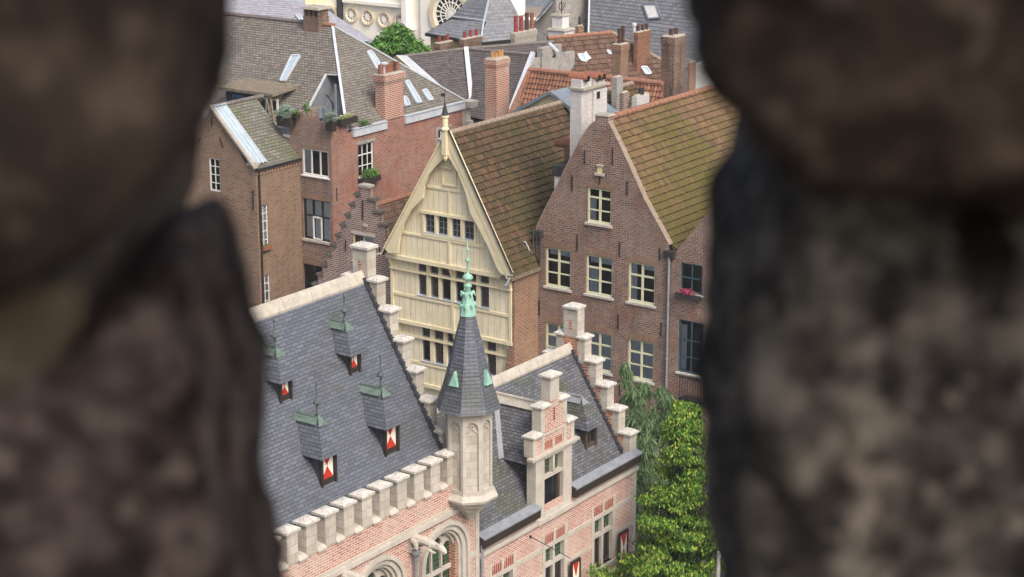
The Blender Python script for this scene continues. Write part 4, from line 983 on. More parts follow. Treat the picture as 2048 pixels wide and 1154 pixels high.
for w_ in wins+low+[gwin]:
    n = 12; a, b = w_[0]-.12, w_[1]+.12; z0 = w_[3]
    wB.block(m, [(a+(b-a)*i/n, z0+.0+.03*sin(pi*i/n)) for i in range(n+1)]+[(a+(b-a)*i/n-(.0), z0+.24+.06*sin(pi*i/n)) for i in range(n, -1, -1)], 0, .012)
    pc = m.build('brick_arch', 'arch_brick', B); m = MB()
m = MB(); wB.box(m, sl_[0], sl_[1], sl_[2], sl_[3], 0, .01); q = m.build('loophole', 'cream_frame', B); m = MB(); wB.box(m, sl_[0]-.04, sl_[1]+.06, sl_[3], sl_[3]+.06, 0, .06); m.build('lintel', 'stone', q); m = MB(); wB.box(m, sl_[0]-.1, sl_[1]+.12, sl_[2]-.1, sl_[2], 0, .08); m.build('sill', 'stone', q)
for (x, y0, y1) in ((1170, 300, 328), (1226, 295, 330), (1145, 352, 382), (1255, 362, 392), (1200, 352, 368), (1155, 468, 502), (1240, 484, 514), (1078, 458, 490), (1320, 495, 520), (1079, 600, 630), (1237, 628, 658), (1323, 645, 672), (1240, 760, 790)):
    a = wB.p(x, y0); b = wB.p(x, y1); m = MB(); m.bar(wB.m(a[0], a[1], .03), wB.m(b[0], b[1], .03), .045, .03, up=(0, 1, 0)); m.build('wall_anchor', 'iron', B)
# coping along the gable edges, kneeler block on top
m = MB(); ed = [wB.p(x, y) for x, y in edgeL]
for i in range(len(ed)-1):
    A_, B_ = wB.m(*ed[i], -.14), wB.m(*ed[i+1], -.14); m.bar(A_, B_+(B_-A_)*.01, .30, .05, up=(-.5, 0, 1))
m.build('gable_coping', 'ridge_grey_tile', B); m = MB()
er = [wB.p(x, y) for x, y in ((1216, 244), (1225, 262), (1240, 292), (1262, 340), (1290, 402), (1322, 460), (1338, 490))]
for i in range(len(er)-1):
    A_, B_ = wB.m(*er[i], -.14), wB.m(*er[i+1], -.14); m.bar(A_, B_+(B_-A_)*.01, .30, .05, up=(.5, 0, 1))
m.build('gable_coping', 'ridge_grey_tile', B)
q0 = wB.p(1191, 232); q1 = wB.p(1216, 236); m = MB(); m.box(q0[0], q1[0], BU-.015, BU+.45, 13.95, 14.55); kb = m.build('gable_top', 'brown_brick', B); m = MB(); m.box(q0[0]-.04, q1[0]+.04, BU-.05, BU+.5, 14.55, 14.62, top=.03); m.build('cap', 'mortar_top', kb)
m = MB(); clad(m, [(BR+.12, BU+.3, BE-.1), (BR+.12, 84, BE-.1), (BV, 84, BP), (BV, BU+.3, BP)], 'pantile', .30, .22, lift=.075, amp=.03, jitter=.02); rb = m.build('roof', 'mossy_tile', B)
m = MB(); m.slab([(BL-.1, BU+.3, 9.2), (BL-.1, 84, 9.2), (BV, 84, BP), (BV, BU+.3, BP)], .08); m.build('rear_roof', 'brown_tile', rb)
ridge(rb, (BV, BU+.4, BP+.04), (BV, 84, BP+.04), .13, .36, 'ridge_orange')
m = MB(); m.box(BR-.18, BR+.22, BU-.12, BU+.16, 9.1, 9.4, top=-.04) ; rh = m.build('rain_hopper', 'dark_metal', B)
m = MB(); m.lathe((BR+.02, BU-.08), [(.055, 7.2), (.055, 9.15)], 8)
for z0, z1 in ((4.9, 7.1), (2.6, 4.8), (0, 2.5)): m.lathe((BR+.02, BU-.08), [(.05, z0), (.05, z1), (.068, z1), (.068, z1+.09), (.055, z1+.1)], 8)
m.build('downpipe', 'lead', B)
m = MB(); m.bar((BL-.06, BU-.05, .0), (BL-.06, BU-.05, 9.3), .05, .05, up=(0, 1, 0)); m.build('corner_pipe', 'weathered_wood', B)
# white painted chimney on its left roof side
q = pu(1163, 181, 67.95); D = hypot(q.x, q.y); m = MB(); v1, u0, zt = q.x, q.y, q.z; dv = .55; du = 1.75
m.box(v1-dv, v1, u0, u0+du, 8.4, zt); m.box(v1-dv+.3, v1+.10, u0+.02+.75, u0+du+.05, 8.4, zt-.12)
cw = m.build('chimney', 'white_painted_brick', B); m = MB(); m.box(v1-dv-.07, v1+.16, u0-.08, u0+du+.14, zt, zt+.09); m.build('cap', 'mortar_top', cw)
m = MB(); m.box(v1-dv+.02, v1-.02, u0+.02, u0+.78, zt+.09, zt+.42); m.box(v1-dv+.02, v1+.02, u0+.95, u0+du, zt+.09, zt+.32); m.build('chimney_head', 'white_painted_brick', cw)
for (uu, zz) in ((u0+.28, zt+.44), (u0+1.12, zt+.36), (u0+1.48, zt+.36)):
    m = MB(); r = .18; x0, x1 = v1-dv-.18, v1+.16; n = 9
    for rr_, s_ in ((r, 1),):
        vs = []
        for x in (x0, x1):
            for R_ in (r, r-.04):
                vs += [(x, uu+R_*cos(pi*k/n), zz+R_*sin(pi*k/n)) for k in range(n+1)]
        k1 = n+1; fs = []
        for k in range(n):
            fs += [(k, k+1, 2*k1+k+1, 2*k1+k), (k1+k, 3*k1+k, 3*k1+k+1, k1+k+1), (k, k1+k, k1+k+1, k+1), (2*k1+k, 2*k1+k+1, 3*k1+k+1, 3*k1+k)]
        m.add(vs, fs)
    cwl = m.build('chimney_cowl', 'terracotta', cw); m = MB(); m.add([(x1-.03, uu+(r-.03)*cos(pi*k/9), zz+(r-.03)*sin(pi*k/9)) for k in range(10)]+[(x1-.03, uu-r+.03, zz-.1), (x1-.03, uu+r-.03, zz-.1)], [tuple(range(12))]); m.build('opening_shade', 'interior_shade', cwl)  # dark disc near the mouth painted as the shade inside the cowl
m = MB(); m.box(v1+.10, v1+.104, u0+1.0, u0+1.25, zt-.5, zt-.2); m.build('flue_shade', 'interior_shade', cw)  # thin dark plate on the face, standing in for a flue's inner shade
q = pu(1110, 330, 68.0); m = MB(); m.box(q.x-.02, q.x+1.0, q.y, q.y+1.2, 9.0, q.z-.45); lw = m.build('parapet_wall', 'plaster_white', B)
m = MB(); m.box(q.x-.1, q.x+1.1, q.y-.06, q.y+1.3, q.z-.45, q.z); m.build('lead_box_gutter', 'dark_metal', lw)
chimney(B, 1138, 296, 69.2, 10, 14, 9.5, 'orange_brick', 0, corb=.02); q = pu(1138, 296, 69.2)
for i in range(2):
    m = MB(); m.tube([(q.x-.75+.0, q.y+.15+.3*i, q.z+.12), (q.x+.12, q.y+.15+.3*i, q.z+.12)], .17, 10); m.build('chimney_cowl', 'terracotta', B)

# ------------------------------------------------------------------ neighbour on the right, mostly behind the stone jamb
N = thing('brick_house', 'brown brick house with dark blue window frames beside the drainpipe', 'house', (-37, 68, 0))
wN = Wall('u', BU+.06); NL = BR+.02
w1n = wrect(wN, 1361, 524, 1400, 570); w2n = wrect(wN, 1358, 640, 1403, 745); w3n = wrect(wN, 1358, 860, 1400, 950)
wn = [(w1n[0], w1n[1]+.1, 7.75, 9.0), (w2n[0]-.02, w2n[1]+.05, 4.35, 6.6), (w2n[0], w2n[1], 1.2, 3.2)]
m = MB(); ap_ = (NL+2.95, 12.9); wN.face(m, [(NL, 0), (-33.4, 0), (-33.4, 9.1), ap_, (NL, 9.1)], [rect(*x) for x in wn], .12); m.build('wall', 'brown_brick', N)
for i, x in enumerate(wn): window(N, wN, *x, 2, (.5,) if i == 0 else (.3, .62), .05, 'blue_frame', .07, .05, sill='cap_stone', curtain={'r': [(.05, .3, .05, .9)], 'm': 'net_curtain'} if i else None)
m = MB(); 
for s_ in (-1, 1): m.slab([(ap_[0], BU+.2, 12.95), (ap_[0], 80, 12.95), (ap_[0]+s_*3.1, 80, 8.95), (ap_[0]+s_*3.1, BU+.2, 8.95)], .08)
m.build('roof', 'brown_tile', N)
m = MB(); wN.box(m, NL, NL+.02, 0, 9, 0, .01)
fb = thing('window_box', 'window box of bright pink flowers under the blue framed window', 'flower box', wN.m(w1n[0]-.05, 7.55, .1))
a = wN.m(w1n[0]-.15, 7.6, .12); m = MB(); wN.box(m, w1n[0]-.1, w1n[1]+.1, 7.56, 7.74, .03, .25); m.build('trough', 'dark_metal', fb)
m = MB(); leafcloud(m, wN.m((w1n[0]+w1n[1])/2-.05, 7.86, .15), (.5, .22, .18), 380, .09, 4, .3, .7); m.build('flowers', 'flower_pink', fb)
m = MB(); r0 = wN.p(1372, 752); 
for i in range(9): wN.box(m, r0[0]+i*.12, r0[0]+i*.12+.02, 3.4, 4.35, .5, .52)
wN.box(m, r0[0]-.02, r0[0]+1.2, 4.33, 4.37, .49, .53); wN.box(m, r0[0]-.02, r0[0]+1.2, 3.4, 3.44, .0, .53); m.build('balcony_railing', 'iron', N)

# ------------------------------------------------------------------ dark stepped-gable house left of the timber house
SU = 66.0; G1 = thing('stepped_gable_house', 'narrow dark brick house with small stepped gable, left of the cream timber house', 'house', (-55, 67, 0))
wS = Wall('u', SU)
sc_ = wS.p(728, 367)[0]; top = 10.52
steps = [(757, 397), (769, 418), (776, 440), (783, 470)]
zf = wS.p(712, 391)[1]; prof = [(sc_+.24, top-.15)]
for i in range(7):
    prof += [(prof[-1][0], zf-.12-.52*i), (sc_+.24+.30*(i+1), zf-.12-.52*i)]
prof = prof[:11]
right = [p for p in prof if p[0] < -52.85]
leftp = [(sc_-.24, top-.15)]
for i in range(12): leftp += [(leftp[-1][0], zf-.50*i), (sc_-.24-.285*(i+1), zf-.50*i)]
a = wrect(wS, 706, 466, 748, 520); sw_ = (a[0], a[1], 7.0, a[3]-.02)
m = MB(); out = [(leftp[-1][0], 0), (-52.82, 0), (-52.82, right[-1][1])]+list(reversed(right))+leftp
wS.block(m, [p for p in out], -.3, -.14); wS.face(m, out, [rect(*sw_)], .13); m.build('gable_wall', 'dark_gable_brick', G1)
window(G1, wS, *sw_, 2, (.6,), .04, 'cream_frame', .05, .04, curtain={'r': [(.5, .95, .05, .95)], 'm': 'net_curtain'}, sill='stone')
m = MB(); wS.box(m, sw_[0]-.1, sw_[1]+.1, sw_[3], sw_[3]+.14, 0, .02); wS.box(m, sc_-.06, sc_+.16, sw_[3]+.42, sw_[3]+.52, 0, .05); m.build('stone_lintel', 'stone', G1)
wS.p(0, 0)
for hs, n_ in ((right, 1), (leftp, -1)):
    for i in range(1, len(hs)-1, 2):
        x0, x1 = sorted((hs[i][0], hs[i+1][0] if i+1 < len(hs) else hs[i][0])); z = hs[i][1]
        if x1-x0 < .1: continue
        x1 = min(x1, -52.95)
        m = MB(); wS.box(m, x0-.05, x1+.05, z, z+.12, -.36, .06); m.build('step_coping', 'dark_coping', G1)
m = MB(); wS.box(m, sc_-.3, sc_+.3, top-.15, top-.04, -.36, .06); m.build('step_coping', 'mortar_top', G1)
for (x, y0, y1) in ((726, 400, 440), (692, 480, 500), (760, 495, 510)):
    a = wS.p(x, y0); b = wS.p(x, y1); m = MB(); m.bar(wS.m(a[0], a[1], .03), wS.m(b[0], b[1], .03), .045, .03, up=(0, 1, 0)); m.build('wall_anchor', 'iron', G1)
m = MB(); rz = 9.45; rv = sc_+.15
clad(m, [(rv+2.3, SU+.3, rz-2.9), (rv+2.3, 71.5, rz-2.9), (rv, 71.5, rz), (rv, SU+.3, rz)], 'pantile', .27, .22, lift=.035, amp=.03); m.slab([(rv-2.6, SU+.3, rz-4.2), (rv-2.6, 69.9, rz-4.2), (rv, 69.9, rz), (rv, SU+.3, rz)], .08)
rs = m.build('roof', 'russet_tile', G1); ridge(rs, (rv, SU+.3, rz+.03), (rv, 71.5, rz+.03), .12, .34, 'ridge_orange')

# ------------------------------------------------------------------ red brick house with roof terrace
RU = 70.0; G2 = thing('red_brick_house', 'large red brick house with planted roof terrace, tall chimney and grey slate hipped roof', 'house', (-61, 73, 0))
wf2 = Wall('u', RU); RC = -59.5; ws2 = Wall('v', RC); RLf = -61.72
wl_ = []
for (x0, y0, x1, y1, z0, z1) in ((604, 297, 656, 357, 9.32, 10.62), (605, 397, 659, 485, 6.2, 8.18), (606, 528, 645, 590, 3.0, 4.95)):
    wl_.append((wf2.p(x0, y0)[0], wf2.p(x1, y0)[0], z0, z1))
m = MB(); wf2.face(m, [(RLf-6, 0), (RC, 0), (RC, 11.95), (-60.1, 12.0), (RLf-.02, 12.28), (RLf-.02, 11.0), (RLf-6, 11.0)], [rect(*x) for x in wl_], .14)
m.build('front_wall', 'brown_brick', G2)
C9 = {'r': [(.04, .32, .04, .98), (.36, .64, .04, .98), (.68, .97, .04, .98)], 'm': 'curtain'}
window(G2, wf2, *wl_[0], 3, (), .05, 'white_frame', .08, .07, sill='white_frame', sill_h=.05, curtain={'r': [(.04, .3, .1, .95)], 'm': 'net_curtain'})
window(G2, wf2, *wl_[1], 3, (.58,), .10, 'black_frame', .07, .07, curtain=C9, sill='stone', sill_h=.1)
window(G2, wf2, *wl_[2], 2, (.5,), .10, 'black_frame', .07, .07, sill='stone')
a0, a1, z0, z1 = wl_[1]; m = MB(); x0 = a0+(a1-a0)*.34; x1 = a0+(a1-a0)*.67; wf2.box(m, x0, x0+.06, z0+.05, z0+1.15, -.09, -.03); wf2.box(m, x1-.06, x1, z0+.05, z0+1.15, -.09, -.03); wf2.box(m, x0, x1, z0+.03, z0+.1, -.09, -.028); wf2.box(m, x0, x1, z0+1.08, z0+1.15, -.09, -.028); m.build('open_casement', 'white_frame', G2)
for x in wl_: m = MB(); wf2.box(m, x[0]-.08, x[1]+.08, x[3], x[3]+.22, 0, .012); m.build('brick_lintel', 'arch_brick', G2)
a = wrect(ws2, 716, 292, 748, 350); b = wrect(ws2, 876, 262, 900, 320)
ww = [(a[0], a[1], 9.0, 10.62), (b[0], b[1], 8.9, 10.3)]
m = MB(); ws2.face(m, rect(RU, 80.6, 0, 11.35), [rect(*x) for x in ww], .14)
m.add([(RC, RU, 11.35), (RC, 71.2, 11.35), (RC, 71.2, 11.7), (RC, RU, 11.95)], [(0, 1, 2, 3)])
m.add([(RC, 80.6, 0), (-66, 80.6, 0), (-66, 80.6, 11.35), (RC, 80.6, 11.35)], [(0, 1, 2, 3)]); m.build('side_wall', 'red_brick', G2)
for x in ww: window(G2, ws2, *x, 3, (.33, .66), .06, 'white_frame', .06, .035, sill='stone', curtain=None, midw=.035)
m = MB()
for x in ww: ws2.box(m, x[0]-.2, x[1]+.15, x[3], x[3]+.15, 0, .02)
ws2.box(m, ww[1][0]-.18, ww[1][0], 8.8, ww[1][3], 0, .02); m.build('stone_lintel', 'plaster_grey', G2)
for s_, (x0, x1, y0, y1) in enumerate(((708, 775, 256, 240), (812, 931, 226, 203))):
    p0 = pv(x0, y0, RC+.1); p1 = pv(x1, y1, RC+.1); m = MB(); m.box(RC-.1, RC+.10, p0.y, p1.y, 11.06, 11.42); m.box(RC-.1, RC+.14, p0.y, p1.y, 11.42, 11.46); m.build('gutter', 'zinc', G2)
m = MB(); m.box(RC-.2, RC+.35, 80.5, 81.1, 11.1, 11.42, top=-.05); m.box(RC-.1, RC+.2, 80.55, 80.95, 10.2, 10.4); m.box(RC-.2, RC+.0, 80.3, 81.0, 0, 11.1); m.build('cornice_end', 'stone', G2)
m = MB(); q0 = pv(745, 418, RC); q1 = pv(836, 388, RC); m.bar((RC+.04, q0.y, q0.z), (RC+.04, q1.y, q1.z), .08, .08); m.build('roof_scar', 'mortar_top', G2)
m = MB(); q0 = ws2.p(672, 376); q1 = ws2.p(672, 402); m.box(RC, RC+.03, q0[0], q0[0]+.05, q1[1], q0[1]); m.build('wall_anchor', 'iron', G2)
e = 11.42; UF_ = pv(692, 222, RC-.05).y; m = MB(); m.box(RLf-9, RC-.3, RU+.05, UF_+1.4, e-.3, e-.03); m.build('terrace_floor', 'lead', G2); m = MB(); m.box(RLf-.3, RLf-.01, RU+.01, RU+2.2, 8, 12.2); m.build('parapet_return', 'brown_brick', G2)
# hipped slate roof
UA = 75.9; ap = pu(665, 52, UA); AZP = ap.z; AV = ap.x; e = 11.42
UF = pv(692, 222, RC-.05).y; E0 = Vector((RC-.05, UF, e)); E1 = Vector((RC-.05, 80.6, e)); AP = Vector((AV, UA, AZP))
m = MB(); clad(m, [E0, E1, AP], 'slate', .15, lift=.012); m.build('hip_roof', 'scale_slate', G2)
LV = AV-14
n1 = (Vector((LV, UF, e))-E0).cross(AP-E0).normalized()
def fr_hit(px, py): return hit(px, py, E0, n1)
m = MB()
cut = [fr_hit(618, 222), fr_hit(653, 150), fr_hit(681, 151)]
# front slope in convex pieces round the terrace recess and the dormer
T = Vector((LV, UA, AZP)); BLc = Vector((LV, UF, e))
tp = cut[1]; tr = cut[2]
lo_ = E0.lerp(AP, max(0, min(1, (tr.z-e)/(AZP-e))))
tl0 = Vector((cut[0].x, UF, e)); 
kx = (tp.z-e)/(AZP-e)
left_low = Vector((LV, BLc.y+(T.y-BLc.y)*kx, tp.z))
clad(m, [left_low, tp, lo_, AP, T], 'slate', .15, lift=.012)
clad(m, [BLc, tl0, tp, left_low], 'slate', .15, lift=.012)
fr_ = m.build('front_roof', 'scale_slate', G2)
m = MB(); m.slab([(LV, 80.6, e), E1, AP, T], .08); m.build('rear_roof', 'scale_slate', fr_)
strip(G2, E0+Vector((.03, 0, .03)), AP+Vector((0, 0, .06)), .13, .06, 'zinc', 'hip_flashing')
strip(G2, E1+Vector((.03, 0, .03)), AP+Vector((0, 0, .06)), .13, .06, 'zinc', 'hip_flashing')
ridge(G2, T+Vector((0, 0, .03)), AP+Vector((-.5, 0, .03)), .12, .36, 'ridge_slate_tile'); ridge(G2, AP+Vector((-.5, 0, .04)), AP+Vector((.1, 0, .04)), .12, .3, 'ridge_orange')
# terrace recess: grey panels, post and pipes
m = MB(); dn = Vector((0, 1.3, 0))
m.poly([tl0, tp, tp+dn, tl0+dn]); m.poly([tp, lo_, lo_+dn, tp+dn]); m.poly([tl0+dn, tp+dn, lo_+dn, Vector((RC-.1, UF+1.3, e))]); m.poly([Vector((RLf, RU, e)), Vector((RC, RU, e)), Vector((RC, UF+1.5, e)), Vector((RLf, UF+1.5, e))]); rc = m.build('terrace_recess', 'grey_panel', G2)
strip(rc, tl0+Vector((0, -.03, .03)), tp+Vector((0, -.03, .03)), .10, .08, 'zinc'); strip(rc, tp+Vector((0, -.03, .03)), lo_+Vector((0, -.03, .03)), .06, .05, 'zinc')
m = MB(); m.tube([tl0+dn*.95+Vector((1.0, 0, 0)), tl0+dn*.95+Vector((1.0, 0, .9)), tl0+dn*.95+Vector((.6, 0, 1.3))], .05, 6); m.build('flue_pipe', 'dark_metal', rc)
xx = tl0.x+1.45; m = MB(); m.bar((xx, UF+.9, e), (xx, UF+.9, tp.z-.05), .08, .1, up=(0, 1, 0)); m.build('post', 'grey_frame', rc)
# skylights
def skylight(par, pts, n, name='skylight', th=.07, fr='zinc', gl='skylight_glass'):
    n = n if n.z > 0 else -n
    P_ = [Vector(p)+n*.03 for p in pts]; m = MB(); c = sum(P_, Vector())/4
    for i in range(4):
        a_, b_ = P_[i]+n*.05, P_[(i+1) % 4]+n*.05; m.bar(a_, b_, .09, .1, up=n)
    o = m.build(name, fr, par); m = MB(); m.poly([p+n*.06 for p in P_]); m.build('pane', gl, o); return o
skylight(fr_, [fr_hit(*p) for p in ((562, 163), (572, 163), (601, 113), (585, 113))], n1)
n2 = (E1-E0).cross(AP-E0).normalized()
def hp_hit(px, py): return hit(px, py, E0, n2)
for pp in (((733, 106), (742, 105), (757, 127), (752, 140)), ((809, 166), (815, 163), (841, 206), (832, 208)), ((843, 184), (851, 181), (864, 201), (856, 203)), ((806, 195), (812, 198), (818, 211), (808, 214))):
    skylight(G2, [hp_hit(*p) for p in pp], n2)
# chimney of the red house
chimney(G2, 769, 153, RC+.03, 26, 42, 10.9, 'clean_brick', 6, ['terracotta', 'terracotta', 'terracotta', 'terracotta', 'terracotta_dark'], .13, .42, corb=.1, axis='v')
m = MB(); q = pu(775, 140, 73.6); m.lathe((q.x-.2, q.y), [(.05, q.z-.2), (.05, q.z+.25), (.2, q.z+.27), (.2, q.z+.33), (.02, q.z+.38)], 10); m.build('metal_cowl', 'zinc', G2)
# open brick chimney on the ridge
q = pu(617, 45, UA); w_ = 1.0; m = MB(); x0 = q.x; x1 = q.x+1.0; z = AZP
m.box(x0, x1, UA-.4, UA+.4, z-.5, z+.42)
for k in range(4): xx = x0+.02+(x1-x0-.12)*k/3; m.box(xx, xx+.08, UA-.38, UA+.38, z+.42, z+.78)
oc = m.build('open_chimney', 'soot_brick', G2); m = MB(); m.box(x0-.08, x1+.08, UA-.5, UA+.5, z+.78, z+.9, top=.04); m.build('cap', 'mortar_top', oc)
# shed dormer with flat wooden canopy
q = fr_hit(600, 172); dz = q.z; dx1 = q.x-.05; dx0 = dx1-3.6; du_ = q.y-1.6
m = MB(); m.slab([(dx0, du_-.35, dz-.12), (dx1, du_-.35, dz-.12), (dx1, q.y+.2, dz+.05), (dx0, q.y+.2, dz+.05)], .14); dm = m.build('flat_dormer', 'weathered_wood', G2)
wd_ = Wall('u', du_+.25); m = MB(); wd_.box(m, dx0, dx1-.5, e-.3, dz-.15, -.1, 0); m.build('dormer_wall', 'black_wood', dm)
m = MB(); m.box(dx1-.62, dx1-.54, du_, q.y, e-.4, dz-.15); m.build('dormer_cheek', 'weathered_wood', dm)
a = wrect(wd_, 509, 192, 556, 212); window(dm, wd_, a[0], a[1], a[3]-1.0, a[3], 2, (), -.02, 'white_frame', .09, .1, glass='dark_glass', sill=None, name='dormer_window')
a = wrect(wd_, 465, 189, 487, 217); window(dm, wd_, a[0], a[1], a[3]-1.1, a[3], 2, (.6,), -.02, 'bright_blue', .09, .07, glass='dark_glass', sill=None, name='blue_window')
m = MB(); m.bar((dx1-.5, du_-.25, dz-.2), (dx1-.02, du_-.5, dz-1.6), .07, .07); m.bar((dx1-.25, du_-.25, dz-.2), (dx1+.22, du_-.5, dz-1.6), .07, .07)
for k in range(5): f = k/5+.1; m.bar((dx1-.5+.48*f, du_-.25-.25*f, dz-.2-1.4*f), (dx1-.25+.47*f, du_-.25-.25*f, dz-.2-1.4*f), .04, .04)
lad = solo(m, 'wooden_ladder', 'weathered_wood', (dx1, du_, dz-1.6), 'weathered wooden ladder leaning on the flat dormer canopy', 'ladder')
# terrace plants and furniture
def plantbox(name, c, size, leaf, lab, cat='planter', rad=(.4, .3, .25), n=500, ls=.12, nar=.25, droop=.1, boxm='black_wood', seed=3, hasbox=True, label_group=None):
    t_ = thing(name, lab, cat, c); m = MB(); x, y, z = c
    m.box(x-size[0]/2, x+size[0]/2, y-size[1]/2, y+size[1]/2, z, z+size[2], top=-.02); m.build('trough', boxm, t_)
    m = MB(); leafcloud(m, (x, y, z+size[2]+rad[2]*.45), rad, n, ls, seed, droop, nar); m.build('foliage', leaf, t_); return t_
q = pu(572, 250, RU-.3); plantbox('planter', (q.x, q.y, q.z-.05), (.8, .4, .45), 'leaf_grey', 'dark planter with blue-grey grass tuft, hanging left of the terrace parapet', rad=(.6, .45, .5), seed=5, n=1100, ls=.16)
q = pu(590, 232, RU-.2); plantbox('flower_pot', (q.x+.05, q.y, q.z-.1), (.25, .25, .2), 'leaf_mid', 'small pot with bright green plant at the parapet end', 'plant pot', rad=(.22, .2, .2), n=160, seed=8)
q = pu(663, 262, RU-.15); plantbox('planter', (q.x-.02, q.y, q.z), (.42, .28, .5), 'leaf_grey', 'dark box with a round grey-green grass tuft, on the parapet corner', rad=(.45, .38, .4), seed=6, n=900)
q = pv(694, 245, RC+.12); plantbox('planter', (q.x, q.y, q.z-.05), (.3, 1.2, .28), 'leaf_pale', 'long black trough filled with pale cream succulents on the terrace edge', rad=(.2, .68, .16), n=600, ls=.09, nar=.8, seed=9)
q = pv(727, 248, RC-.1); plantbox('planter', (q.x, q.y, q.z-.25), (.3, .9, .2), 'leaf_mid', 'low trough of yellowish grass left of the brick chimney', rad=(.2, .5, .3), n=260, ls=.22, nar=.1, seed=10)
q = pu(596, 205, RU-.2); t_ = thing('young_shrub', 'young light green shrub beside the wooden ladder', 'shrub', (q.x+.1, q.y+.5, 11.6)); m = MB(); m.tube([(q.x+.1, q.y+.5, 11.6), (q.x+.1, q.y+.5, 12.4)], .02, 5); m.build('stem', 'bark', t_); m = MB(); leafcloud(m, (q.x+.1, q.y+.5, 12.5), (.25, .25, .4), 160, .12, 12, .3, .5); m.build('foliage', 'leaf_mid', t_)
ch = thing('garden_chair', 'dark grey garden chair on the roof terrace', 'chair', (-60.4, 70.7, 11.45)); x, y, z = -60.35, 70.75, 11.5
m = MB(); m.box(x-.25, x+.25, y-.25, y+.25, z+.42, z+.47); m.build('seat', 'dark_metal', ch); m = MB(); m.bar((x-.22, y, z+.47), (x-.34, y, z+.95), .46, .04, up=(0, 1, 0)); m.box(x-.36, x-.28, y-.24, y+.24, z+.5, z+.98); m.build('backrest', 'grey_frame', ch)
for a_ in (-.22, .22):
    for b_ in (-.22, .22): m = MB(); m.box(x+a_-.02, x+a_+.02, y+b_-.02, y+b_+.02, z, z+.42); m.build('leg', 'dark_metal', ch)
q = pu(732, 352, 72); 
wb1 = ww[0]; fb2 = thing('window_box', 'dark window box with leafy green plants below the white gridded window', 'flower box', (RC+.15, (wb1[0]+wb1[1])/2, 8.75))
m = MB(); m.box(RC+.02, RC+.35, wb1[0]-.1, wb1[1]+.1, 8.72, 9.0); m.build('trough', 'black_wood', fb2); m = MB(); leafcloud(m, (RC+.2, (wb1[0]+wb1[1])/2, 9.2), (.2, .85, .36), 420, .16, 14, .3, .35); m.build('foliage', 'leaf_mid', fb2)

# ------------------------------------------------------------------ lower house in front on the left
LU = 66.93; LVs = -61.46; G3 = thing('mossy_roof_house', 'brown brick house with glazed strip in its mossy slate roof, far left', 'house', (-64, 68, 0))
wlf = Wall('u', LU); wls = Wall('v', LVs); LZ = 9.95; LPV = -64.05; LPZ = 12.7
gwn = wrect(wlf, 417, 315, 440, 358)
m = MB(); wlf.face(m, [(-66.8, 0), (LVs, 0), (LVs, 10.3), (LVs-.6, 10.32), (LPV+.25, LPZ-.1), (LPV, LPZ), (-66.8, 9.7)], [rect(gwn[0], gwn[1], 8.7, gwn[3])], .12); m.build('gable_wall', 'grey_brown_brick', G3)
window(G3, wlf, gwn[0], gwn[1], 8.7, gwn[3], 2, (.25, .5, .75), .05, 'white_frame', .06, .035, sill=None)
s1 = wrect(wls, 519, 412, 538, 490); s2 = wrect(wls, 523, 548, 541, 600); sws = [(s1[0], s1[1], 6.2, 8.32), (s2[0], s2[1], 2.8, 4.95)]
m = MB(); wls.face(m, rect(LU, RU, 0, LZ), [rect(*x) for x in sws], .12); m.build('side_wall', 'grey_brown_brick', G3)
for x in sws: window(G3, wls, *x, 2, (.2, .4, .62, .8), .05, 'white_frame', .05, .03, curtain={'r': [(.04, .96, .04, .96)], 'm': 'curtain'}, sill='stone')
for x in sws: m = MB(); wls.box(m, x[0]-.1, x[1]+.1, x[3], x[3]+.26, 0, .012); m.build('brick_lintel', 'arch_brick', G3)
m = MB()
for i in range(16): wls.box(m, LU+.05+i*.19, LU+.15+i*.19, LZ-.14, LZ-.02, 0, .07)
wls.box(m, LU, RU, LZ-.02, LZ+.04, 0, .09); m.build('brick_corbel', 'cheek_brick', G3)
m = MB(); m.box(LVs-.02, LVs+.16, LU-.05, RU-.02, LZ+.04, LZ+.16); m.build('gutter', 'black_frame', G3)
m = MB(); m.lathe((LVs+.08, LU+.12), [(.05, 0), (.05, LZ+.05)], 8); m.build('downpipe', 'iron', G3)
m = MB(); clad(m, [(LVs+.1, LU+.1, LZ+.1), (LVs+.1, RU-.05, LZ+.1), (LPV, RU-.05, LPZ), (LPV, LU+.1, LPZ)], 'slate', .17, lift=.015); rl = m.build('roof', 'mossy_slate', G3)
m = MB(); m.slab([(-67, LU+.1, LZ-.4), (-67, RU+.5, LZ-.4), (LPV, RU+.5, LPZ), (LPV, LU+.1, LPZ)], .08); m.build('rear_roof', 'mossy_slate', rl)
ridge(rl, (LPV, LU+.2, LPZ+.02), (LPV, RU+.4, LPZ+.02), .11, .3, 'ridge_slate_tile')
n3 = Vector((LPZ-LZ-.1, 0, LVs+.1-LPV)).normalized(); c0 = Vector((LVs+.1, LU+.02, LZ+.1)); c1 = Vector((LPV, LU+.02, LPZ))
m = MB(); o3 = n3*.10
m.slab([c0.lerp(c1, .08)+o3, c0.lerp(c1, .08)+o3+Vector((0, .75, 0)), c1+o3+Vector((0, .75, 0)), c1+o3], .05); gs = m.build('glazed_strip', 'skylight_glass', rl)
m = MB()
for d_ in (.0, .25, .5, .75): m.bar(c0.lerp(c1, .06)+o3+Vector((0, d_, .02)), c1+o3+Vector((0, d_, .02)), .05, .05, up=n3)
m.bar(c1+o3+Vector((0, -.05, .02)), c1+o3+Vector((0, .8, .02)), .25, .04); m.build('glazing_bar', 'zinc', gs)
m = MB(); m.bar(c0+Vector((0, -.1, .1)), c1+Vector((0, -.1, .1)), .22, .1, up=n3); m.box(LVs-.5, LVs+.1, LU-.1, LU+.15, 10.25, 10.42, top=.05); m.build('gable_coping', 'mortar_top', G3)
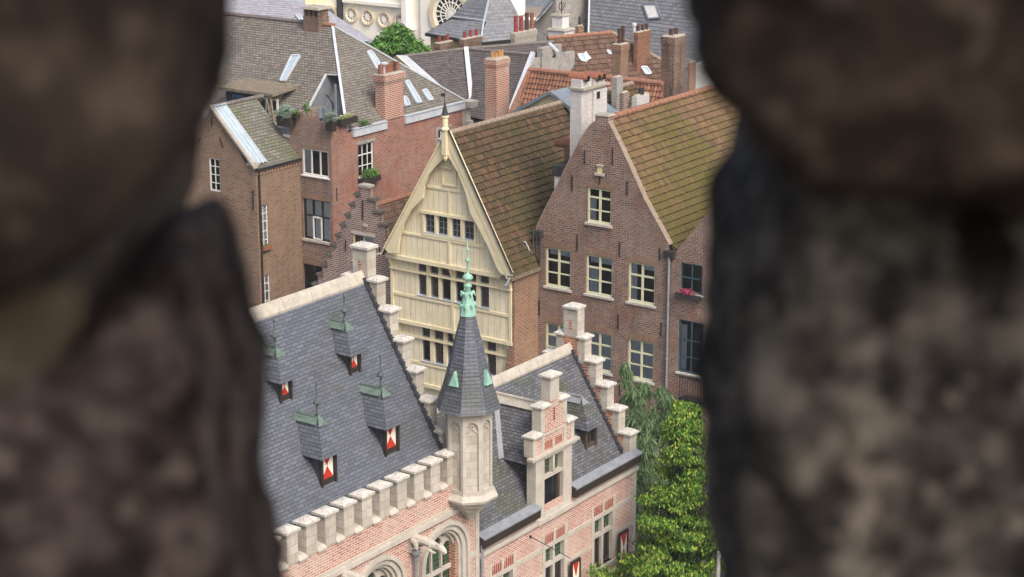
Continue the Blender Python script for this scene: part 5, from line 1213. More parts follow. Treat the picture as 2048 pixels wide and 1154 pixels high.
for (x, y, dx, dy) in ((424, 235, 0, 18), (402, 275, -6, 14), (440, 275, 7, 20), (507, 380, 0, 40)):
    a = wlf.p(x, y); b = wlf.p(x+dx, y+dy); m = MB(); m.bar(wlf.m(a[0], a[1], .03), wlf.m(b[0], b[1], .03), .05, .03, up=(0, 1, 0)); m.build('wall_anchor', 'iron', G3)
m = MB(); q = pv(527, 495, LVs+.12); 
wp = thing('window_box', 'terracotta flower trough on the lower left house window sill', 'flower box', (LVs+.1, q.y, 6.2)); m.box(LVs+.02, LVs+.2, s1[0], s1[1], 6.2, 6.4); m.build('trough', 'terracotta', wp); m = MB(); leafcloud(m, (LVs+.1, (s1[0]+s1[1])/2, 6.45), (.1, .25, .1), 60, .07, 3); m.build('foliage', 'leaf_mid', wp)

# ------------------------------------------------------------------ roofs behind
def cu(px, D): return D*cos(AZ-atan((px-1024)/4158))
def bg_house(root, faces, mats, wall, kinds=None, base=0, skip=()):
    """faces: lists of (px, py, z); clads them and drops walls from all their free edges"""
    F = [[pz(*p) for p in f] for f in faces]; cnt = {}
    for f in faces:
        for i in range(len(f)):
            k = frozenset((f[i], f[(i+1) % len(f)])); cnt[k] = cnt.get(k, 0)+1
    out = []
    for f, P_, mt in zip(faces, F, mats):
        m = MB(); kd = mt[1]
        if kd == 'pantile': clad(m, P_, 'pantile', mt[2], mt[3], lift=.05, amp=.04)
        elif kd == 'slate': clad(m, P_, 'slate', mt[2], lift=.02)
        else: m.slab(P_, .1)
        out.append(m.build('roof', mt[0], root))
    m = MB()
    for f, P_ in zip(faces, F):
        for i in range(len(f)):
            a, b = P_[i], P_[(i+1) % len(f)]
            if cnt[frozenset((f[i], f[(i+1) % len(f)]))] == 1:
                ctr = sum(P_, Vector())/len(P_); a2 = a+(ctr-a)*.03; b2 = b+(ctr-b)*.03
                m.add([(a2.x, a2.y, base), (b2.x, b2.y, base), b2-Vector((0, 0, .12)), a2-Vector((0, 0, .12))], [(0, 1, 2, 3)])
    m.build('wall', wall, root); return out, F
# dark slate house with the white valley flashing
H1 = thing('slate_roof_house', 'house with dark worn slate roofs split by a white valley flashing', 'house', pz(960, 200, 5)*1)
BASE[H1] = Vector((BASE[H1].x, BASE[H1].y, 0)); H1.location = RM @ BASE[H1]
fs = [[(808, 113, 13.0), (932, 98, 13.0), (942, 197, 10.75), (940, 240, 9.75), (880, 235, 10.1)],
      [(932, 98, 13.0), (1066, 110, 13.0), (1012, 250, 9.8), (940, 240, 9.75), (942, 197, 10.75)],
      [(932, 98, 13.0), (1106, 84, 13.0), (1112, 112, 12.35), (1066, 110, 12.6)]]
ro_, F = bg_house(H1, fs, [('dark_slate', 'slate', .15), ('dark_slate', 'slate', .15), ('dark_slate', 'slate', .15)], 'plaster_grey')
f0, f1 = F[0], F[1]
for a, b in ((f0[0], f0[1]), (f1[0], f1[1]), (F[2][0], F[2][1])): ridge(H1, a+Vector((0, 0, .02)), b+Vector((0, 0, .02)), .09, .4, 'ridge_slate_tile')
up2 = Vector((.08, -.1, .14)); strip(H1, f0[1]+up2, f0[2]+up2, .24, .05, 'zinc', 'valley_flashing'); strip(H1, f0[2]+up2, f0[3]+up2, .24, .05, 'zinc', 'valley_flashing')
strip(H1, f1[1]+Vector((0, 0, .12)), f1[2]+Vector((0, 0, .12)), .22, .2, 'zinc', 'verge_flashing'); strip(H1, pz(1098, 86, 13.05), pz(1116, 104, 12.6), .22, .1, 'zinc', 'verge_flashing')
a = pz(794, 110, 13.25); b = pz(814, 111, 13.25); c = pz(906, 192, 11.5); d = pz(886, 191, 11.5); m = MB(); m.slab([a, b, c, d], .08); m.build('white_verge', 'zinc', H1)
e1 = pz(781, 120, 12.9); e2 = pz(884, 197, 11.05); m = MB(); m.slab([a, e1, e2, d], .05); m.build('verge_board', 'plaster_cream', H1); strip(H1, e1, e2, .08, .08, 'ochre_wall', 'moulding')
chimney(H1, 993, 121, cu(993, 97), 25, 29, 5, 'clean_brick', 4, 'terracotta_tan', .09, .28, corb=.04)
m = MB(); q = pz(1052, 218, 10.2); 
chimney(H1, 880, 88, cu(880, 114), 13, 28, 8, 'soot_brick', 3, ['terracotta_red', 'terracotta_dark', 'terracotta_red'], .1, .34, corb=.05)
chimney(H1, 928, 80, cu(928, 114), 10, 38, 8, 'soot_brick', 3, 'terracotta_red', .1, .34, corb=.05)
chimney(H1, 1030, 68, cu(1030, 113), 10, 48, 8, 'mortar_top', 4, ['terracotta_red', 'terracotta_red', 'terracotta_dark', 'terracotta'], .12, .85, corb=.04)
m = MB(); a = pz(1074, 96, 12.9); m.box(a.x, a.x+.35, a.y-.0, a.y+1.9, 6, a.z); m.box(a.x+.0, a.x+.35, a.y+1.9, a.y+3.2, 6, a.z-.55)
m.build('parapet_wall', 'plaster_grey', H1)
# orange pantile house
H2 = thing('orange_tile_house', 'house with bright orange pantile roof, behind the white chimney', 'house', (pz(1180, 200, 12).x, pz(1180, 200, 12).y, 0))
fs = [[(1060, 140, 13.5), (1325, 168, 13.5), (1325, 262, 11.5), (1010, 252, 11.0)]]
ro_, F = bg_house(H2, fs, [('orange_tile', 'pantile', .27, .19)], 'side_brick')
ridge(H2, F[0][0]+Vector((0, 0, .03)), F[0][1]+Vector((0, 0, .03)), .13, .4)
strip(H2, F[0][0]+Vector((0, 0, .05)), F[0][3]+Vector((0, 0, .05)), .18, .12, 'ridge_orange', 'verge')
chimney(H2, 1350, 76, cu(1350, 95), 27, 28, 6, 'soot_brick', 2, 'terracotta_dark', .11, .3, corb=.03)
chimney(H2, 1274, 194, cu(1274, 88), 10, 29, 8, 'white_painted_brick', 1, 'dark_metal', .15, .25, corb=.0)
chimney(H2, 1234, 156, cu(1234, 91), 10, 14, 8, 'plaster_grey', 0, corb=.0); chimney(H2, 1247, 187, cu(1247, 88), 8, 14, 8, 'dark_gable_brick', 0, corb=.0)
chimney(H2, 1380, 126, cu(1380, 99), 4, 15, 6, 'side_brick', 0, corb=.0)
uP = cu(1100, 89.5); wP = Wall('u', uP); ax = wP.p(1106, 184); lx = wP.p(1038, 224); rx = wP.p(1150, 224)
m = MB(); half_ = ax[0]-lx[0]; out = [(lx[0], lx[1]-.9), (ax[0]+half_, lx[1]-.9), (ax[0]+half_, ax[1]-1.05), (ax[0], ax[1]), (lx[0], ax[1]-1.05)]
wP.block(m, out, -2.5, 0); pd = m.build('dormer', 'plaster_cream', H2)
m = MB()
for s_ in (-1, 1): m.bar(wP.m(ax[0], ax[1]+.02, .1), wP.m(ax[0]+s_*(half_+.25), ax[1]-1.17, .1), .34, .14, up=(0, 0, 1)); m.slab([wP.m(ax[0], ax[1]+.06, .2), wP.m(ax[0]+s_*(half_+.2), ax[1]-1.1, .2), wP.m(ax[0]+s_*(half_+.2), ax[1]-1.1, -2.4), wP.m(ax[0], ax[1]+.06, -2.4)], .06)
m.build('pediment', 'grey_frame', pd)
m = MB(); q = wP.p(1098, 214); wP.block(m, arch(q[0]-.42, q[0]+.42, q[1]-.8, q[1]+.28, 10), 0, .03); aw = m.build('arched_window', 'cream_frame', pd); m = MB(); wP.block(m, arch(q[0]-.32, q[0]+.32, q[1]-.8, q[1]+.18, 10), .03, .04); m.build('pane', 'dark_glass', aw)
# russet pantile house
H3 = thing('russet_tile_house', 'house with long russet pantile roof and open skylight', 'house', (pz(1200, 110, 12).x, pz(1200, 110, 12).y, 0))
fs = [[(1095, 77, 13.0), (1224, 66, 13.0), (1325, 122, 11.35), (1332, 176, 9.95), (1108, 152, 11.0)]]
ro_, F = bg_house(H3, fs, [('russet_tile', 'pantile', .30, .2)], 'side_brick'); P0 = F[0]
ridge(H3, P0[0]+Vector((0, 0, .03)), P0[1]+Vector((0, 0, .03)), .12, .4, 'ridge_orange'); ridge(H3, P0[1]+Vector((0, 0, .03)), P0[2]+Vector((0, 0, .03)), .10, .4, 'ridge_grey_tile')
nr = (P0[1]-P0[0]).cross(P0[2]-P0[0]).normalized()
def rh_(px, py): return hit(px, py, P0[0], nr)
skylight(H3, [rh_(*p) for p in ((1161, 122), (1172, 124), (1166, 110), (1154, 110))], nr); skylight(H3, [rh_(*p) for p in ((1290, 149), (1301, 148), (1292, 135), (1281, 135))], nr); skylight(H3, [rh_(*p) for p in ((1217, 109), (1221, 108), (1216, 102), (1212, 102))], nr)
m = MB(); q = [rh_(*p) for p in ((1166, 110), (1172, 124), (1182, 125), (1172, 110))]; up_ = Vector((0, 0, .25)); m.slab([q[0]+up_*.2, q[1]+up_*.2, q[2]+up_, q[3]+up_], .04); m.build('skylight_sash', 'skylight_glass', H3)
chimney(H3, 1242, 91, cu(1242, 101), 18, 20, 6, 'side_brick', 2, 'terracotta_dark', .09, .75, corb=.05)
chimney(H3, 1276, 66, cu(1276, 112), 9, 31, 8, 'orange_brick', 3, 'terracotta_dark', .1, .32, corb=.03)
q = pz(1268, 92, 12.2); m = MB(); m.lathe((q.x, q.y), [(.07, 10), (.07, 13.3), (.13, 13.35), (.13, 13.5)], 8); m.build('flue_pipe', 'white_frame', H3)
# small white stone chimney with iron scroll
q = pz(1120, 60, 12.6); x, y, z = q.x, q.y, q.z; m = MB(); m.box(x-.55, x+.55, y-.4, y+.6, 8, z+.05); m.box(x-.35, x+.35, y-.3, y+.4, z+.05, z+.85)
sc2 = m.build('chimney', 'plaster_white', H3); m = MB(); m.box(x-.65, x+.65, y-.5, y+.7, z+.02, z+.14, top=.1); m.box(x-.42, x+.42, y-.38, y+.48, z+.85, z+.97, top=.06); m.build('cap', 'mortar_top', sc2)
m = MB(); m.tube([(x+.1, y, z+.95), (x+.1, y, z+3.2)], .03, 6); m.tube([(x+.1+.25*cos(t_/6*pi)*(1-t_/22), y, z+1.35+.3*sin(t_/6*pi)*(1-t_/22)) for t_ in range(16)], .025, 5); m.build('iron_scroll', 'iron', sc2)
chimney(H3, 1157, 53, cu(1157, 117), 6, 12, 8, 'side_brick', 1, 'iron', .07, .45, corb=.0, kind=1)
# tower-like slate pyramid roof
T1 = thing('pyramid_roof_building', 'ochre building under a steep slate pyramid roof with flared skirt', 'building', (pz(970, 80, 11).x, pz(970, 80, 11).y, 0))
eL, eC, eR = (851, 66, 11), (962, 85, 11), (1100, 71, 11); mL, mC, mR = (903, 34, 12.0), (968, 43, 12.0), (1042, 40, 12.0); tA = (991, -60, 15.05)
P_ = [pz(*p) for p in (eL, eC, eR)]; back = P_[0]+P_[2]-P_[1]; Q_ = [pz(*p) for p in (mL, mC, mR)]; bq = Q_[0]+Q_[2]-Q_[1]; apx = pz(*tA)
for quad in ([P_[0], P_[1], Q_[1], Q_[0]], [P_[1], P_[2], Q_[2], Q_[1]]):
    m = MB(); clad(m, quad, 'slate', .25, lift=.02); m.build('skirt_roof', 'blue_slate', T1)
for tri in ([Q_[0], Q_[1], apx], [Q_[1], Q_[2], apx]):
    m = MB(); clad(m, tri, 'slate', .25, lift=.02); m.build('spire_roof', 'blue_slate', T1)
m = MB(); m.poly([P_[2], back, bq, Q_[2]]); m.poly([back, P_[0], Q_[0], bq]); m.poly([Q_[2], bq, apx]); m.poly([bq, Q_[0], apx]); m.build('rear_roof', 'old_slate', T1)
for a, b in ((Q_[0], Q_[1]), (Q_[1], Q_[2]), (P_[1], Q_[1]), (Q_[1], apx)): strip(T1, a+Vector((0, 0, .05)), b+Vector((0, 0, .05)), .12, .08, 'zinc', 'lead_hip')
m = MB(); ctr = (P_[0]+P_[2])/2
W_ = [p+(ctr-p)*.08 for p in (P_[0], P_[1], P_[2], back)]
for i in range(4): a, b = W_[i], W_[(i+1) % 4]; m.add([(a.x, a.y, 0), (b.x, b.y, 0), (b.x, b.y, 10.95), (a.x, a.y, 10.95)], [(0, 1, 2, 3)])
m.build('wall', 'ochre_wall', T1)
for a, b in ((P_[0], P_[1]), (P_[1], P_[2])): strip(T1, a-Vector((0, 0, .1)), b-Vector((0, 0, .1)), .12, .16, 'black_frame', 'gutter')
# very large grey slate roof
T2 = thing('large_slate_roof_building', 'huge steep grey slate roof with one square roof window, at the back right', 'building', (pz(1250, 110, 10).x, pz(1250, 110, 10).y, 0))
fs = [[(1181, -90, 16.2), (1176, 110, 10.5), (1470, 150, 10.5), (1470, -60, 16.3)], [(1181, -90, 16.2), (1112, -5, 13.9), (1063, 47, 12.2), (1120, 57, 11.95), (1176, 110, 10.5)]]
ro_, F = bg_house(T2, fs, [('blue_slate', 'slate', .22), ('blue_slate', 'slate', .22)], 'plaster_grey')
strip(T2, F[0][0]+Vector((0, 0, .05)), F[0][1]+Vector((0, 0, .05)), .1, .08, 'zinc', 'lead_hip')
nb = (F[0][1]-F[0][0]).cross(F[0][2]-F[0][0]).normalized()
def bh_(px, py): return hit(px, py, F[0][0], nb)
skylight(T2, [bh_(*p) for p in ((1298, 38), (1323, 36), (1313, 9), (1288, 9))], nb, fr='grey_frame', gl='white_frame')
# pale slate roof in front of the church
H4 = thing('pale_roof_building', 'broad pale grey slate roof rising behind the hipped roof, top left', 'building', (pz(600, 40, 10).x, pz(600, 40, 10).y, 0))
A_, B_, C_ = pz(480, -40, 13.6), pz(640, -30, 13.6), pz(560, 80, 10.6); nn = (B_-A_).cross(C_-A_).normalized()
P_ = [hit(x, y, A_, nn) for x, y in ((400, -60), (606, -60), (610, 8), (655, 20), (752, 84), (735, 130), (400, 130))]
m = MB(); clad(m, P_, 'slate', .2, lift=.02); m.build('roof', 'pale_slate', H4)
m = MB(); 
for i in range(len(P_)): a, b = P_[i], P_[(i+1) % len(P_)]; m.add([(a.x, a.y, 0), (b.x, b.y, 0), b-Vector((0, 0, .1)), a-Vector((0, 0, .1))], [(0, 1, 2, 3)])
m.build('wall', 'plaster_grey', H4)
skylight(H4, [hit(x, y, A_, nn) for x, y in ((604, 46), (610, 46), (600, 31), (592, 31))], nn)
# church
CH = thing('church', 'cream white church wall with a row of small round windows and a large rose window', 'church', (pu(760, 60, 116).x, 116, 0))
wc = Wall('u', 116.0); x0 = wc.p(560, 0)[0]; x1 = wc.p(955, 0)[0]; zc = wc.p(736, 34)[1]
m = MB(); wc.box(m, x0, x1, 0, zc+4, -6, 0); m.build('nave_wall', 'church_wall', CH)
def rose(px, py, r, nsp, rings, par, hub=.12, trim=True):
    cx_, cz_ = wc.p(px, py); m = MB(); n = 28
    def ringf(mb, r0, r1, d0, d1):
        for k in range(n):
            t0, t1 = 2*pi*k/n, 2*pi*(k+1)/n
            q = [(cx_+r0*cos(t0), cz_+r0*sin(t0)), (cx_+r1*cos(t0), cz_+r1*sin(t0)), (cx_+r1*cos(t1), cz_+r1*sin(t1)), (cx_+r0*cos(t1), cz_+r0*sin(t1))]
            mb.add([wc.m(h, z, d1) for h, z in q]+[wc.m(h, z, d0) for h, z in q], [(0, 1, 2, 3), (1, 5, 6, 2), (0, 3, 7, 4)])
    ringf(m, r*.80, r, 0, .16); o = m.build('rose_window', 'church_trim', par)
    m = MB(); ringf(m, r*.70, r*.80, 0, .10); m.build('white_ring', 'church_wall', o)
    m = MB(); m.add([wc.m(cx_+r*.72*cos(2*pi*k/n), cz_+r*.72*sin(2*pi*k/n), .02) for k in range(n)], [tuple(range(n))]); m.build('pane', 'grey_frame' if False else 'dark_glass', o)
    m = MB(); ww_ = r*.035 if rings else r*.10
    for k in range(nsp):
        t0 = 2*pi*(k+.5)/nsp; m.bar(wc.m(cx_, cz_, .05), wc.m(cx_+r*.72*cos(t0), cz_+r*.72*sin(t0), .05), .05, ww_, up=wc.m(-sin(t0), cos(t0), 0)-wc.m(0, 0, 0))
    for rr_ in rings: ringf(m, r*rr_-ww_*.5, r*rr_+ww_*.5, .02, .08)
    m.add([wc.m(cx_+r*hub*cos(2*pi*k/n), cz_+r*hub*sin(2*pi*k/n), .09) for k in range(n)], [tuple(range(n))]); m.build('tracery', 'church_wall', o)
for p in ((704, 29), (736, 34), (769, 39), (801, 43)): rose(*p, .60, 12, (), CH, .36)
m = MB(); a = wc.p(845, -40); b = wc.p(955, 0); wc.box(m, a[0], b[0], 0, zc+4, 0, .3); m.build('transept_wall', 'church_wall', CH)
_c0 = wc.c; wc.c = 116-.32; rose(903, 30, 1.95, 20, (.25, .48), CH, .10); wc.c = _c0
m = MB(); a = wc.p(690, -1); b = wc.p(815, 13); wc.box(m, a[0], b[0], a[1]-.16, a[1]+.1, 0, .35); m.build('cornice', 'church_wall', CH)
m = MB(); a = wc.p(700, -12); b = wc.p(798, 0); wc.box(m, a[0], b[0], a[1], a[1]+1.0, .0, .05); m.build('grey_wall_panel', 'plaster_grey', CH)  # plain grey plaster panel above the cornice
m = MB(); a = wc.p(681, 0); wc.box(m, a[0]-.15, a[0]+.25, 0, zc+4, 0, .3); m.build('downpipe', 'dark_metal', CH)
m = MB(); a = wc.p(609, 0); b = wc.p(645, 0); m.box(a[0], b[0], 113, 116, 0, zc+3); m.build('side_chapel', 'plaster_cream', CH)
m = MB(); q = wc.p(662, 22); wc.block(m, arch(q[0]-.7, q[0]+.7, q[1]-2, q[1]+.45, 12), 0, .15); aw = m.build('arched_window', 'church_trim', CH); m = MB(); wc.block(m, arch(q[0]-.5, q[0]+.5, q[1]-2, q[1]+.28, 12), .15, .17); m.build('pane', 'grey_frame', aw)
m = MB(); a = wc.p(817, 20); wc.box(m, a[0]-.25, a[0]+.2, 0, zc+4, 0, .55); wc.box(m, a[0]-.3, a[0]+.6, zc-.6, zc-.45, 0, .7); m.build('buttress', 'church_wall', CH)
# flat gravel roof between the two slate roofs
FR = thing('flat_roof_building', 'low building with flat gravel roof and dark parapet between two slate roofs', 'building', (pz(1065, 30, 9).x, pz(1065, 30, 9).y, 0))
P_ = [pz(1000, 48, 9), pz(1120, 60, 9), pz(1130, 12, 9), pz(1010, 12, 9)]; m = MB(); m.slab(P_, .3); m.build('flat_roof', 'gravel', FR)
m = MB(); 
for i in range(4): a, b = P_[i], P_[(i+1) % 4]; m.add([(a.x, a.y, 0), (b.x, b.y, 0), b-Vector((0, 0, .1)), a-Vector((0, 0, .1))], [(0, 1, 2, 3)])
m.build('wall', 'plaster_grey', FR)
m = MB(); m.bar(pz(1010, 34, 9.1), pz(1125, 44, 9.1), 1.2, .1); m.build('white_edge', 'plaster_white', FR)
a = pz(1010, 13, 9); b = pz(1130, 13, 9); m = MB(); m.bar(a+Vector((0, 0, .6)), b+Vector((0, 0, .6)), .3, 1.2); m.build('parapet', 'grey_frame', FR)
m = MB(); m.bar(a+Vector((1, 2, 2)), b+Vector((1, 2, 2)), .3, 5); m.build('rear_wall', 'plaster_grey', FR)
# white ribbed wall far right
q = pz(1392, 150, 10.8); WR = thing('ribbed_shed', 'white ribbed metal shed wall behind the mossy tiled roof, at the right', 'shed', (q.x, q.y, 0)); m = MB()
a = pz(1388, 128, 11.6); b = pz(1480, 138, 11.6)
d_ = (b-a); n = 40
for i in range(n): p0 = a+d_*i/n; p1 = a+d_*(i+.6)/n; m.bar(Vector((p0.x, p0.y, 5.8)), Vector((p0.x, p0.y, a.z)), .1, .06, up=(0, 1, 0))
m.add([(a.x, a.y+.05, 0), (b.x, b.y+.05, 0), (b.x, b.y+.05, a.z), (a.x, a.y+.05, a.z)], [(0, 1, 2, 3)]); m.build('ribbed_wall', 'white_frame', WR)
m = MB(); m.slab([(a.x, a.y, a.z), (b.x, b.y, b.z), (b.x, b.y+5, b.z+.3), (a.x, a.y+5, a.z+.3)], .1); m.build('roof', 'zinc', WR)

# ------------------------------------------------------------------ trees
def tree(name, lab, cat, c, base, parts, leafm, trunk_r=.15, limbs=7, seed=1, dens=1.0):
    t_ = thing(name, lab, cat, base); rr = random.Random(seed); parts = [(p[0], p[1], int(p[2]*dens), p[3], p[4], p[5]) for p in parts]; bx, by, bz = base; c = Vector(c); m = MB()
    m.tube([(bx, by, bz), (bx+.1, by+.05, (bz+c.z)/2), (c.x, c.y, c.z)], [trunk_r, trunk_r*.8, trunk_r*.4], 8)
    for i in range(limbs):
        cc_, rad = parts[i % len(parts)][:2]; s0 = Vector((bx, by, bz)).lerp(c, .35+.6*rr.random()); e_ = Vector(cc_)+Vector((rr.gauss(0, .3)*rad[0], rr.gauss(0, .3)*rad[1], rr.gauss(0, .2)*rad[2]))
        m.tube([s0, s0.lerp(e_, .5)+Vector((0, 0, .15)), e_], [trunk_r*.4, trunk_r*.25, trunk_r*.08], 5)
    m.build('trunk', 'bark', t_); m = MB()
    for i, (cc_, rad, n, size, droop, nar) in enumerate(parts): leafcloud(m, cc_, rad, n, size, seed*31+i, droop, nar, shell=.25)
    m.build('crown', leafm, t_); return t_
q = pz(797, 84, 12.2); C0 = q; rr = random.Random(3); pts = []
for i in range(16):
    a_ = rr.random()*2*pi; r_ = sqrt(rr.random()); pts.append(((q.x+cos(a_)*r_*1.75, q.y+sin(a_)*r_*1.5, q.z-.35+(1-r_)*1.0+rr.gauss(0, .15)), (.72, .72, .48), 330, .26, .4, .45))
for dx, dz in ((-.1, .85), (.5, .7), (-.9, .45), (1.0, .4), (1.3, -.2), (-1.3, -.3), (0, -.6), (.8, -.7)): pts.append(((q.x+dx, q.y-dx*.4, q.z+dz), (.6, .6, .4), 260, .24, .4, .4))
tree('leafy_tree', 'bushy bright green tree in front of the white church', 'tree', q, (q.x, q.y, 0), pts, 'leaf_mid', .2, 10, 3, 1.3)
# bright green tree at the lower right
def P3(px, py, D): r = raydir(px, py); t_ = D/hypot(r.x, r.y); return CAM+r*t_
rr = random.Random(9); pts = []; inner = []
def cone(y): 
    T_ = [(795, 1372, 6), (820, 1370, 18), (860, 1366, 34), (900, 1372, 50), (950, 1368, 64), (1000, 1366, 84), (1050, 1366, 84), (1100, 1366, 88), (1122, 1345, 118), (1154, 1332, 138), (1230, 1330, 160)]
    for k in range(len(T_)-1):
        if T_[k][0] <= y <= T_[k+1][0]:
            f = (y-T_[k][0])/(T_[k+1][0]-T_[k][0]); return T_[k][1]+(T_[k+1][1]-T_[k][1])*f, T_[k][2]+(T_[k+1][2]-T_[k][2])*f
for i in range(250):
    y = 797+430*(rr.random()**.75); cx_, w_ = cone(y); w_ *= .78+.7*noise.noise(Vector((y*.02, i*.37, 0)))+.12; a_ = rr.random()*2*pi; q_ = .55+.5*rr.random()
    D0_ = 62.8-(y-800)/400*2.4
    c_ = P3(cx_+cos(a_)*w_*q_, y, D0_+sin(a_)*w_/66*q_); r_ = .2+.2*rr.random()+w_/66*.07
    pts.append((c_, (r_*1.35, r_*1.35, r_*.42), int(150+r_*240), .125, .8, .42))
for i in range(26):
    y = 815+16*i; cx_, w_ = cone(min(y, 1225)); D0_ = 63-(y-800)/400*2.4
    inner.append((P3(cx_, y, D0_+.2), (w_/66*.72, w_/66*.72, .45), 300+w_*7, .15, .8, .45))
b0 = P3(1370, 1020, 61.6); bt = tree('bright_green_tree', 'large bright yellow-green tree with drooping leaves beside the pink building corner', 'tree', P3(1370, 860, 62.6), (b0.x, b0.y, 0), pts, 'leaf_bright', .22, 26, 9, 1.0)
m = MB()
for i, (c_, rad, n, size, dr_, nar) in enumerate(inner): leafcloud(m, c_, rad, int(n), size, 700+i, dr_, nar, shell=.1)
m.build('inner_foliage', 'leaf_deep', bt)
# feathery willow-like shrub behind
rr = random.Random(21); pts = []
for (px, py, D, rp, rz) in [(1265, 790, 69, 22, 16), (1290, 775, 69.5, 22, 20), (1315, 830, 68, 30, 30), (1270, 830, 68, 30, 28), (1290, 870, 67.6, 36, 30), (1255, 745, 69.5, 8, 18), (1275, 930, 67.2, 22, 30), (1300, 970, 66.8, 30, 40), (1275, 1020, 66, 30, 40), (1330, 880, 67.4, 26, 30), (1290, 1080, 65, 40, 40), (1285, 900, 66.6, 30, 40), (1310, 930, 66.4, 36, 40), (1270, 970, 66, 22, 40), (1330, 800, 68.6, 18, 20), (1360, 860, 68, 30, 40)]:
    for k in range(3):
        c_ = P3(px+rr.gauss(0, rp*.4), py+rr.gauss(0, rz*.4), D+rr.gauss(0, .4)); pts.append((c_, (rp/60*1.0, rp/60*1.0, rz/60*1.0), 420, .28, .8, .12))
b0 = P3(1285, 960, 67.5); tree('willow', 'feathery grey-green willow in front of the brown brick house', 'tree', P3(1290, 800, 69), (b0.x, b0.y, 0), pts, 'leaf_fine', .12, 16, 17)
q = P3(1437, 1125, 57); m = MB(); m.lathe((q.x, q.y), [(.06, 0), (.06, q.z+.35)], 8); solo(m, 'white_post', 'white_frame', (q.x, q.y, 0), 'slim white post at the foot of the right stone jamb', 'post')

# ------------------------------------------------------------------ the castle wall with the narrow opening the photograph looks through
def mat_rock(name, r, dark, dk, light, lt, sc=20):
    t = NT(name); ob = t.obj(); c = t.ramp(t.noise(ob, sc, 5, .6), [(.38, r[0]), (.47, r[1]), (.55, r[2]), (.66, r[3])])
    c = t.mix(thresh(t, t.noise(ob, sc*1.9, 4, .6), .54, .66, dk), c, dark)
    c = t.mix(thresh(t, t.noise(ob, sc*.45, 3, .5), .5, .62, .5), c, r[1])
    c = t.mix(thresh(t, t.noise(ob, sc*1.5, 3, .55), .58, .67, lt), c, light)
    t.l(c, t.b.inputs['Base Color']); t.b.inputs['Roughness'].default_value = .9; t.bump(t.noise(ob, 30, 5, .7), .5, .02)
mat_rock('rock_brown', ('#261f1b', '#3c332d', '#4f443b', '#5e5248'), '#1c1714', .5, '#85766a', .3)
mat_rock('rock_red_brown', ('#1e1817', '#3a3130', '#544947', '#6d625b'), '#171313', .6, '#9b8d82', .35, 26)
mat_rock('rock_grey', ('#24211f', '#48433f', '#6b655d', '#8d857a'), '#171514', .75, '#a79b8e', .6, 25)
mat_rock('rock_dark_brown', ('#1b1512', '#322821', '#4b3f36', '#665a4e'), '#14100e', .7, '#9c8c7b', .25, 22)
mat_rock('rock_mortar', ('#3f372f', '#544a3f', '#655a4c', '#746858'), '#4a4038', .4, '#9c9184', .3, 14)
mat_rock('dark_stone', ('#2a2420', '#473d35', '#5c5147', '#716558'), '#1b1714', .5, '#85796c', .3)
NY = Vector((-sin(AZ), cos(AZ), 0)); NX = Vector((cos(AZ), sin(AZ), 0))
CW = thing('castle_wall', 'dark rough stone wall around the viewer with a narrow opening, out of focus', 'wall', (0, 0, 26))
def stone(outline, yf, yb, voxel, amp, scale, seed, name='stone', rnd=.03, mat='dark_stone'):
    P_ = [hit(px, py, NY*yb, NY) for px, py in outline]; k = len(P_)
    ctr = sum(P_, Vector())/k; m = MB(); rings = []
    for (y, sh) in ((yb, rnd), (yb-rnd*.6, 0), (yf+rnd*.6, 0), (yf, rnd)):
        rings.append([p+NY*(y-yb)+(ctr-p).normalized()*sh for p in P_])
    vs = [p for r_ in rings for p in r_]; fs = []
    for j in range(3): fs += [(j*k+i, j*k+(i+1) % k, (j+1)*k+(i+1) % k, (j+1)*k+i) for i in range(k)]
    for base, rv in ((0, False), (3*k, True)):
        b1 = [Vector(((rings[base//k][i]).dot(NX), rings[base//k][i].z, 0)) for i in range(k)]
        fs += [tuple(base+q for q in t_) for t_ in tessellate_polygon([b1])]
    m.add(vs, fs); tmp = m.build('tmp', 'dark_stone'); tmp.rotation_euler = (0, 0, 0)
    bm = bmesh.new(); bm.from_mesh(tmp.data); bmesh.ops.recalc_face_normals(bm, faces=bm.faces[:]); bm.to_mesh(tmp.data); bm.free()
    md = tmp.modifiers.new('r', 'REMESH'); md.mode = 'VOXEL'; md.voxel_size = voxel
    dg = bpy.context.evaluated_depsgraph_get(); dg.update(); me = bpy.data.meshes.new_from_object(tmp.evaluated_get(dg))
    bpy.data.objects.remove(tmp); b = BASE[CW]
    nrm = [v.normal.copy() for v in me.vertices]
    for v, n in zip(me.vertices, nrm):
        q = v.co*scale+Vector((seed*3.1, 0, 0)); d = noise.fractal(q, .8, 2.0, 4)*amp; v.co = v.co+n*(d-amp*.3)-b
    me.materials.clear(); me.materials.append(M(mat))
    for p in me.polygons: p.use_smooth = True
    o = bpy.data.objects.new(name, me); COL.objects.link(o); o.parent = CW; BASE[o] = b; return o
stone([(-500, -500), (490, -500), (494, 20), (495, 90), (488, 140), (464, 182), (430, 216), (390, 242), (330, 275), (250, 330), (100, 400), (-500, 500)], .82, 1.12, .012, .009, 14, 1, mat='rock_brown', rnd=.05)
stone([(-500, 200), (240, 250), (425, 225), (416, 290), (418, 350), (380, 420), (200, 480), (-500, 700)], .95, 1.4, .014, .007, 8, 2, 'mortar', mat='rock_mortar')
stone([(-500, 420), (250, 470), (395, 368), (430, 346), (470, 358), (496, 390), (506, 450), (514, 520), (531, 590), (547, 650), (553, 740), (560, 850), (572, 950), (584, 1040), (594, 1120), (602, 1700), (-500, 1700)], .92, 1.22, .012, .011, 15, 3, mat='rock_red_brown', rnd=.05)
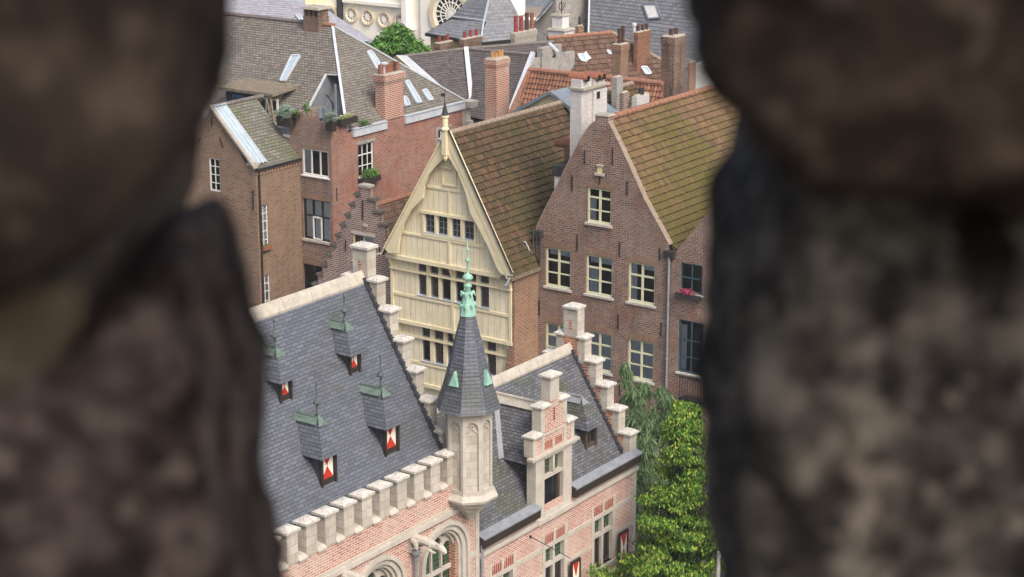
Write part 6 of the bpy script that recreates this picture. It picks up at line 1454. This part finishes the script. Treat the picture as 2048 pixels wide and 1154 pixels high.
stone([(1336, -500), (1340, 0), (1357, 40), (1377, 85), (1398, 120), (1428, 150), (1462, 172), (1560, 200), (1800, 250), (2600, 270), (2600, -500)], .82, 1.10, .012, .009, 14, 4, mat='rock_dark_brown', rnd=.06)
stone([(1462, 150), (1452, 200), (1436, 250), (1410, 310), (1396, 380), (1390, 450), (1386, 560), (1390, 640), (1387, 700), (1388, 800), (1387, 880), (1398, 960), (1412, 1020), (1432, 1090), (1440, 1180), (1440, 1700), (2600, 1700), (2600, 200), (1700, 180)], .98, 1.26, .012, .011, 15, 5, mat='rock_grey', rnd=.04)
m = MB()
def wbox(name, x0, x1, y0, y1, z0, z1):
    m = MB(); vs = [NX*x+NY*y+Vector((0, 0, z)) for x, y, z in ((x0, y0, z0), (x1, y0, z0), (x1, y1, z0), (x0, y1, z0), (x0, y0, z1), (x1, y0, z1), (x1, y1, z1), (x0, y1, z1))]
    m.add(vs, [(3, 2, 1, 0), (4, 5, 6, 7), (0, 1, 5, 4), (1, 2, 6, 5), (2, 3, 7, 6), (3, 0, 4, 7)]); m.build(name, 'dark_stone', CW)
wbox('wall_core', -4, -.42, .8, 1.4, 26, 33); wbox('wall_core', .44, 4, .8, 1.4, 26, 33); wbox('wall_core', -.42, .44, .8, 1.4, 26, 29.1); wbox('wall_core', -.42, .44, .8, 1.4, 30.25, 33)
wbox('ceiling_shade_slab', -4, 4, -1.7, .8, 32.2, 33); wbox('floor_slab', -4, 4, -3.2, .8, 27.6, 28.3); wbox('rear_wall', -4, 4, -3.8, -3.2, 26, 29.3)  # unseen slabs added to dim the stones; ceiling length sets how much

# thin summer haze between the viewer and the far roofs
hz = MB(); hz.box(-420, 320, -40, 720, -1.2, 34.5); ho = hz.build('haze', 'ground'); ho['kind'] = 'stuff'
hm = bpy.data.materials.new('haze_air'); hm.use_nodes = True; ht = hm.node_tree; ht.nodes.remove(ht.nodes['Principled BSDF'])
pvn = ht.nodes.new('ShaderNodeVolumePrincipled'); pvn.inputs['Color'].default_value = (.92, .95, 1, 1); pvn.inputs['Density'].default_value = .0003
ht.links.new(pvn.outputs[0], ht.nodes['Material Output'].inputs['Volume']); ho.data.materials.clear(); ho.data.materials.append(hm)
# ground
g = MB(); g.box(-400, 300, -30, 700, -.3, 0); o = g.build('ground', 'ground'); o['kind'] = 'structure'
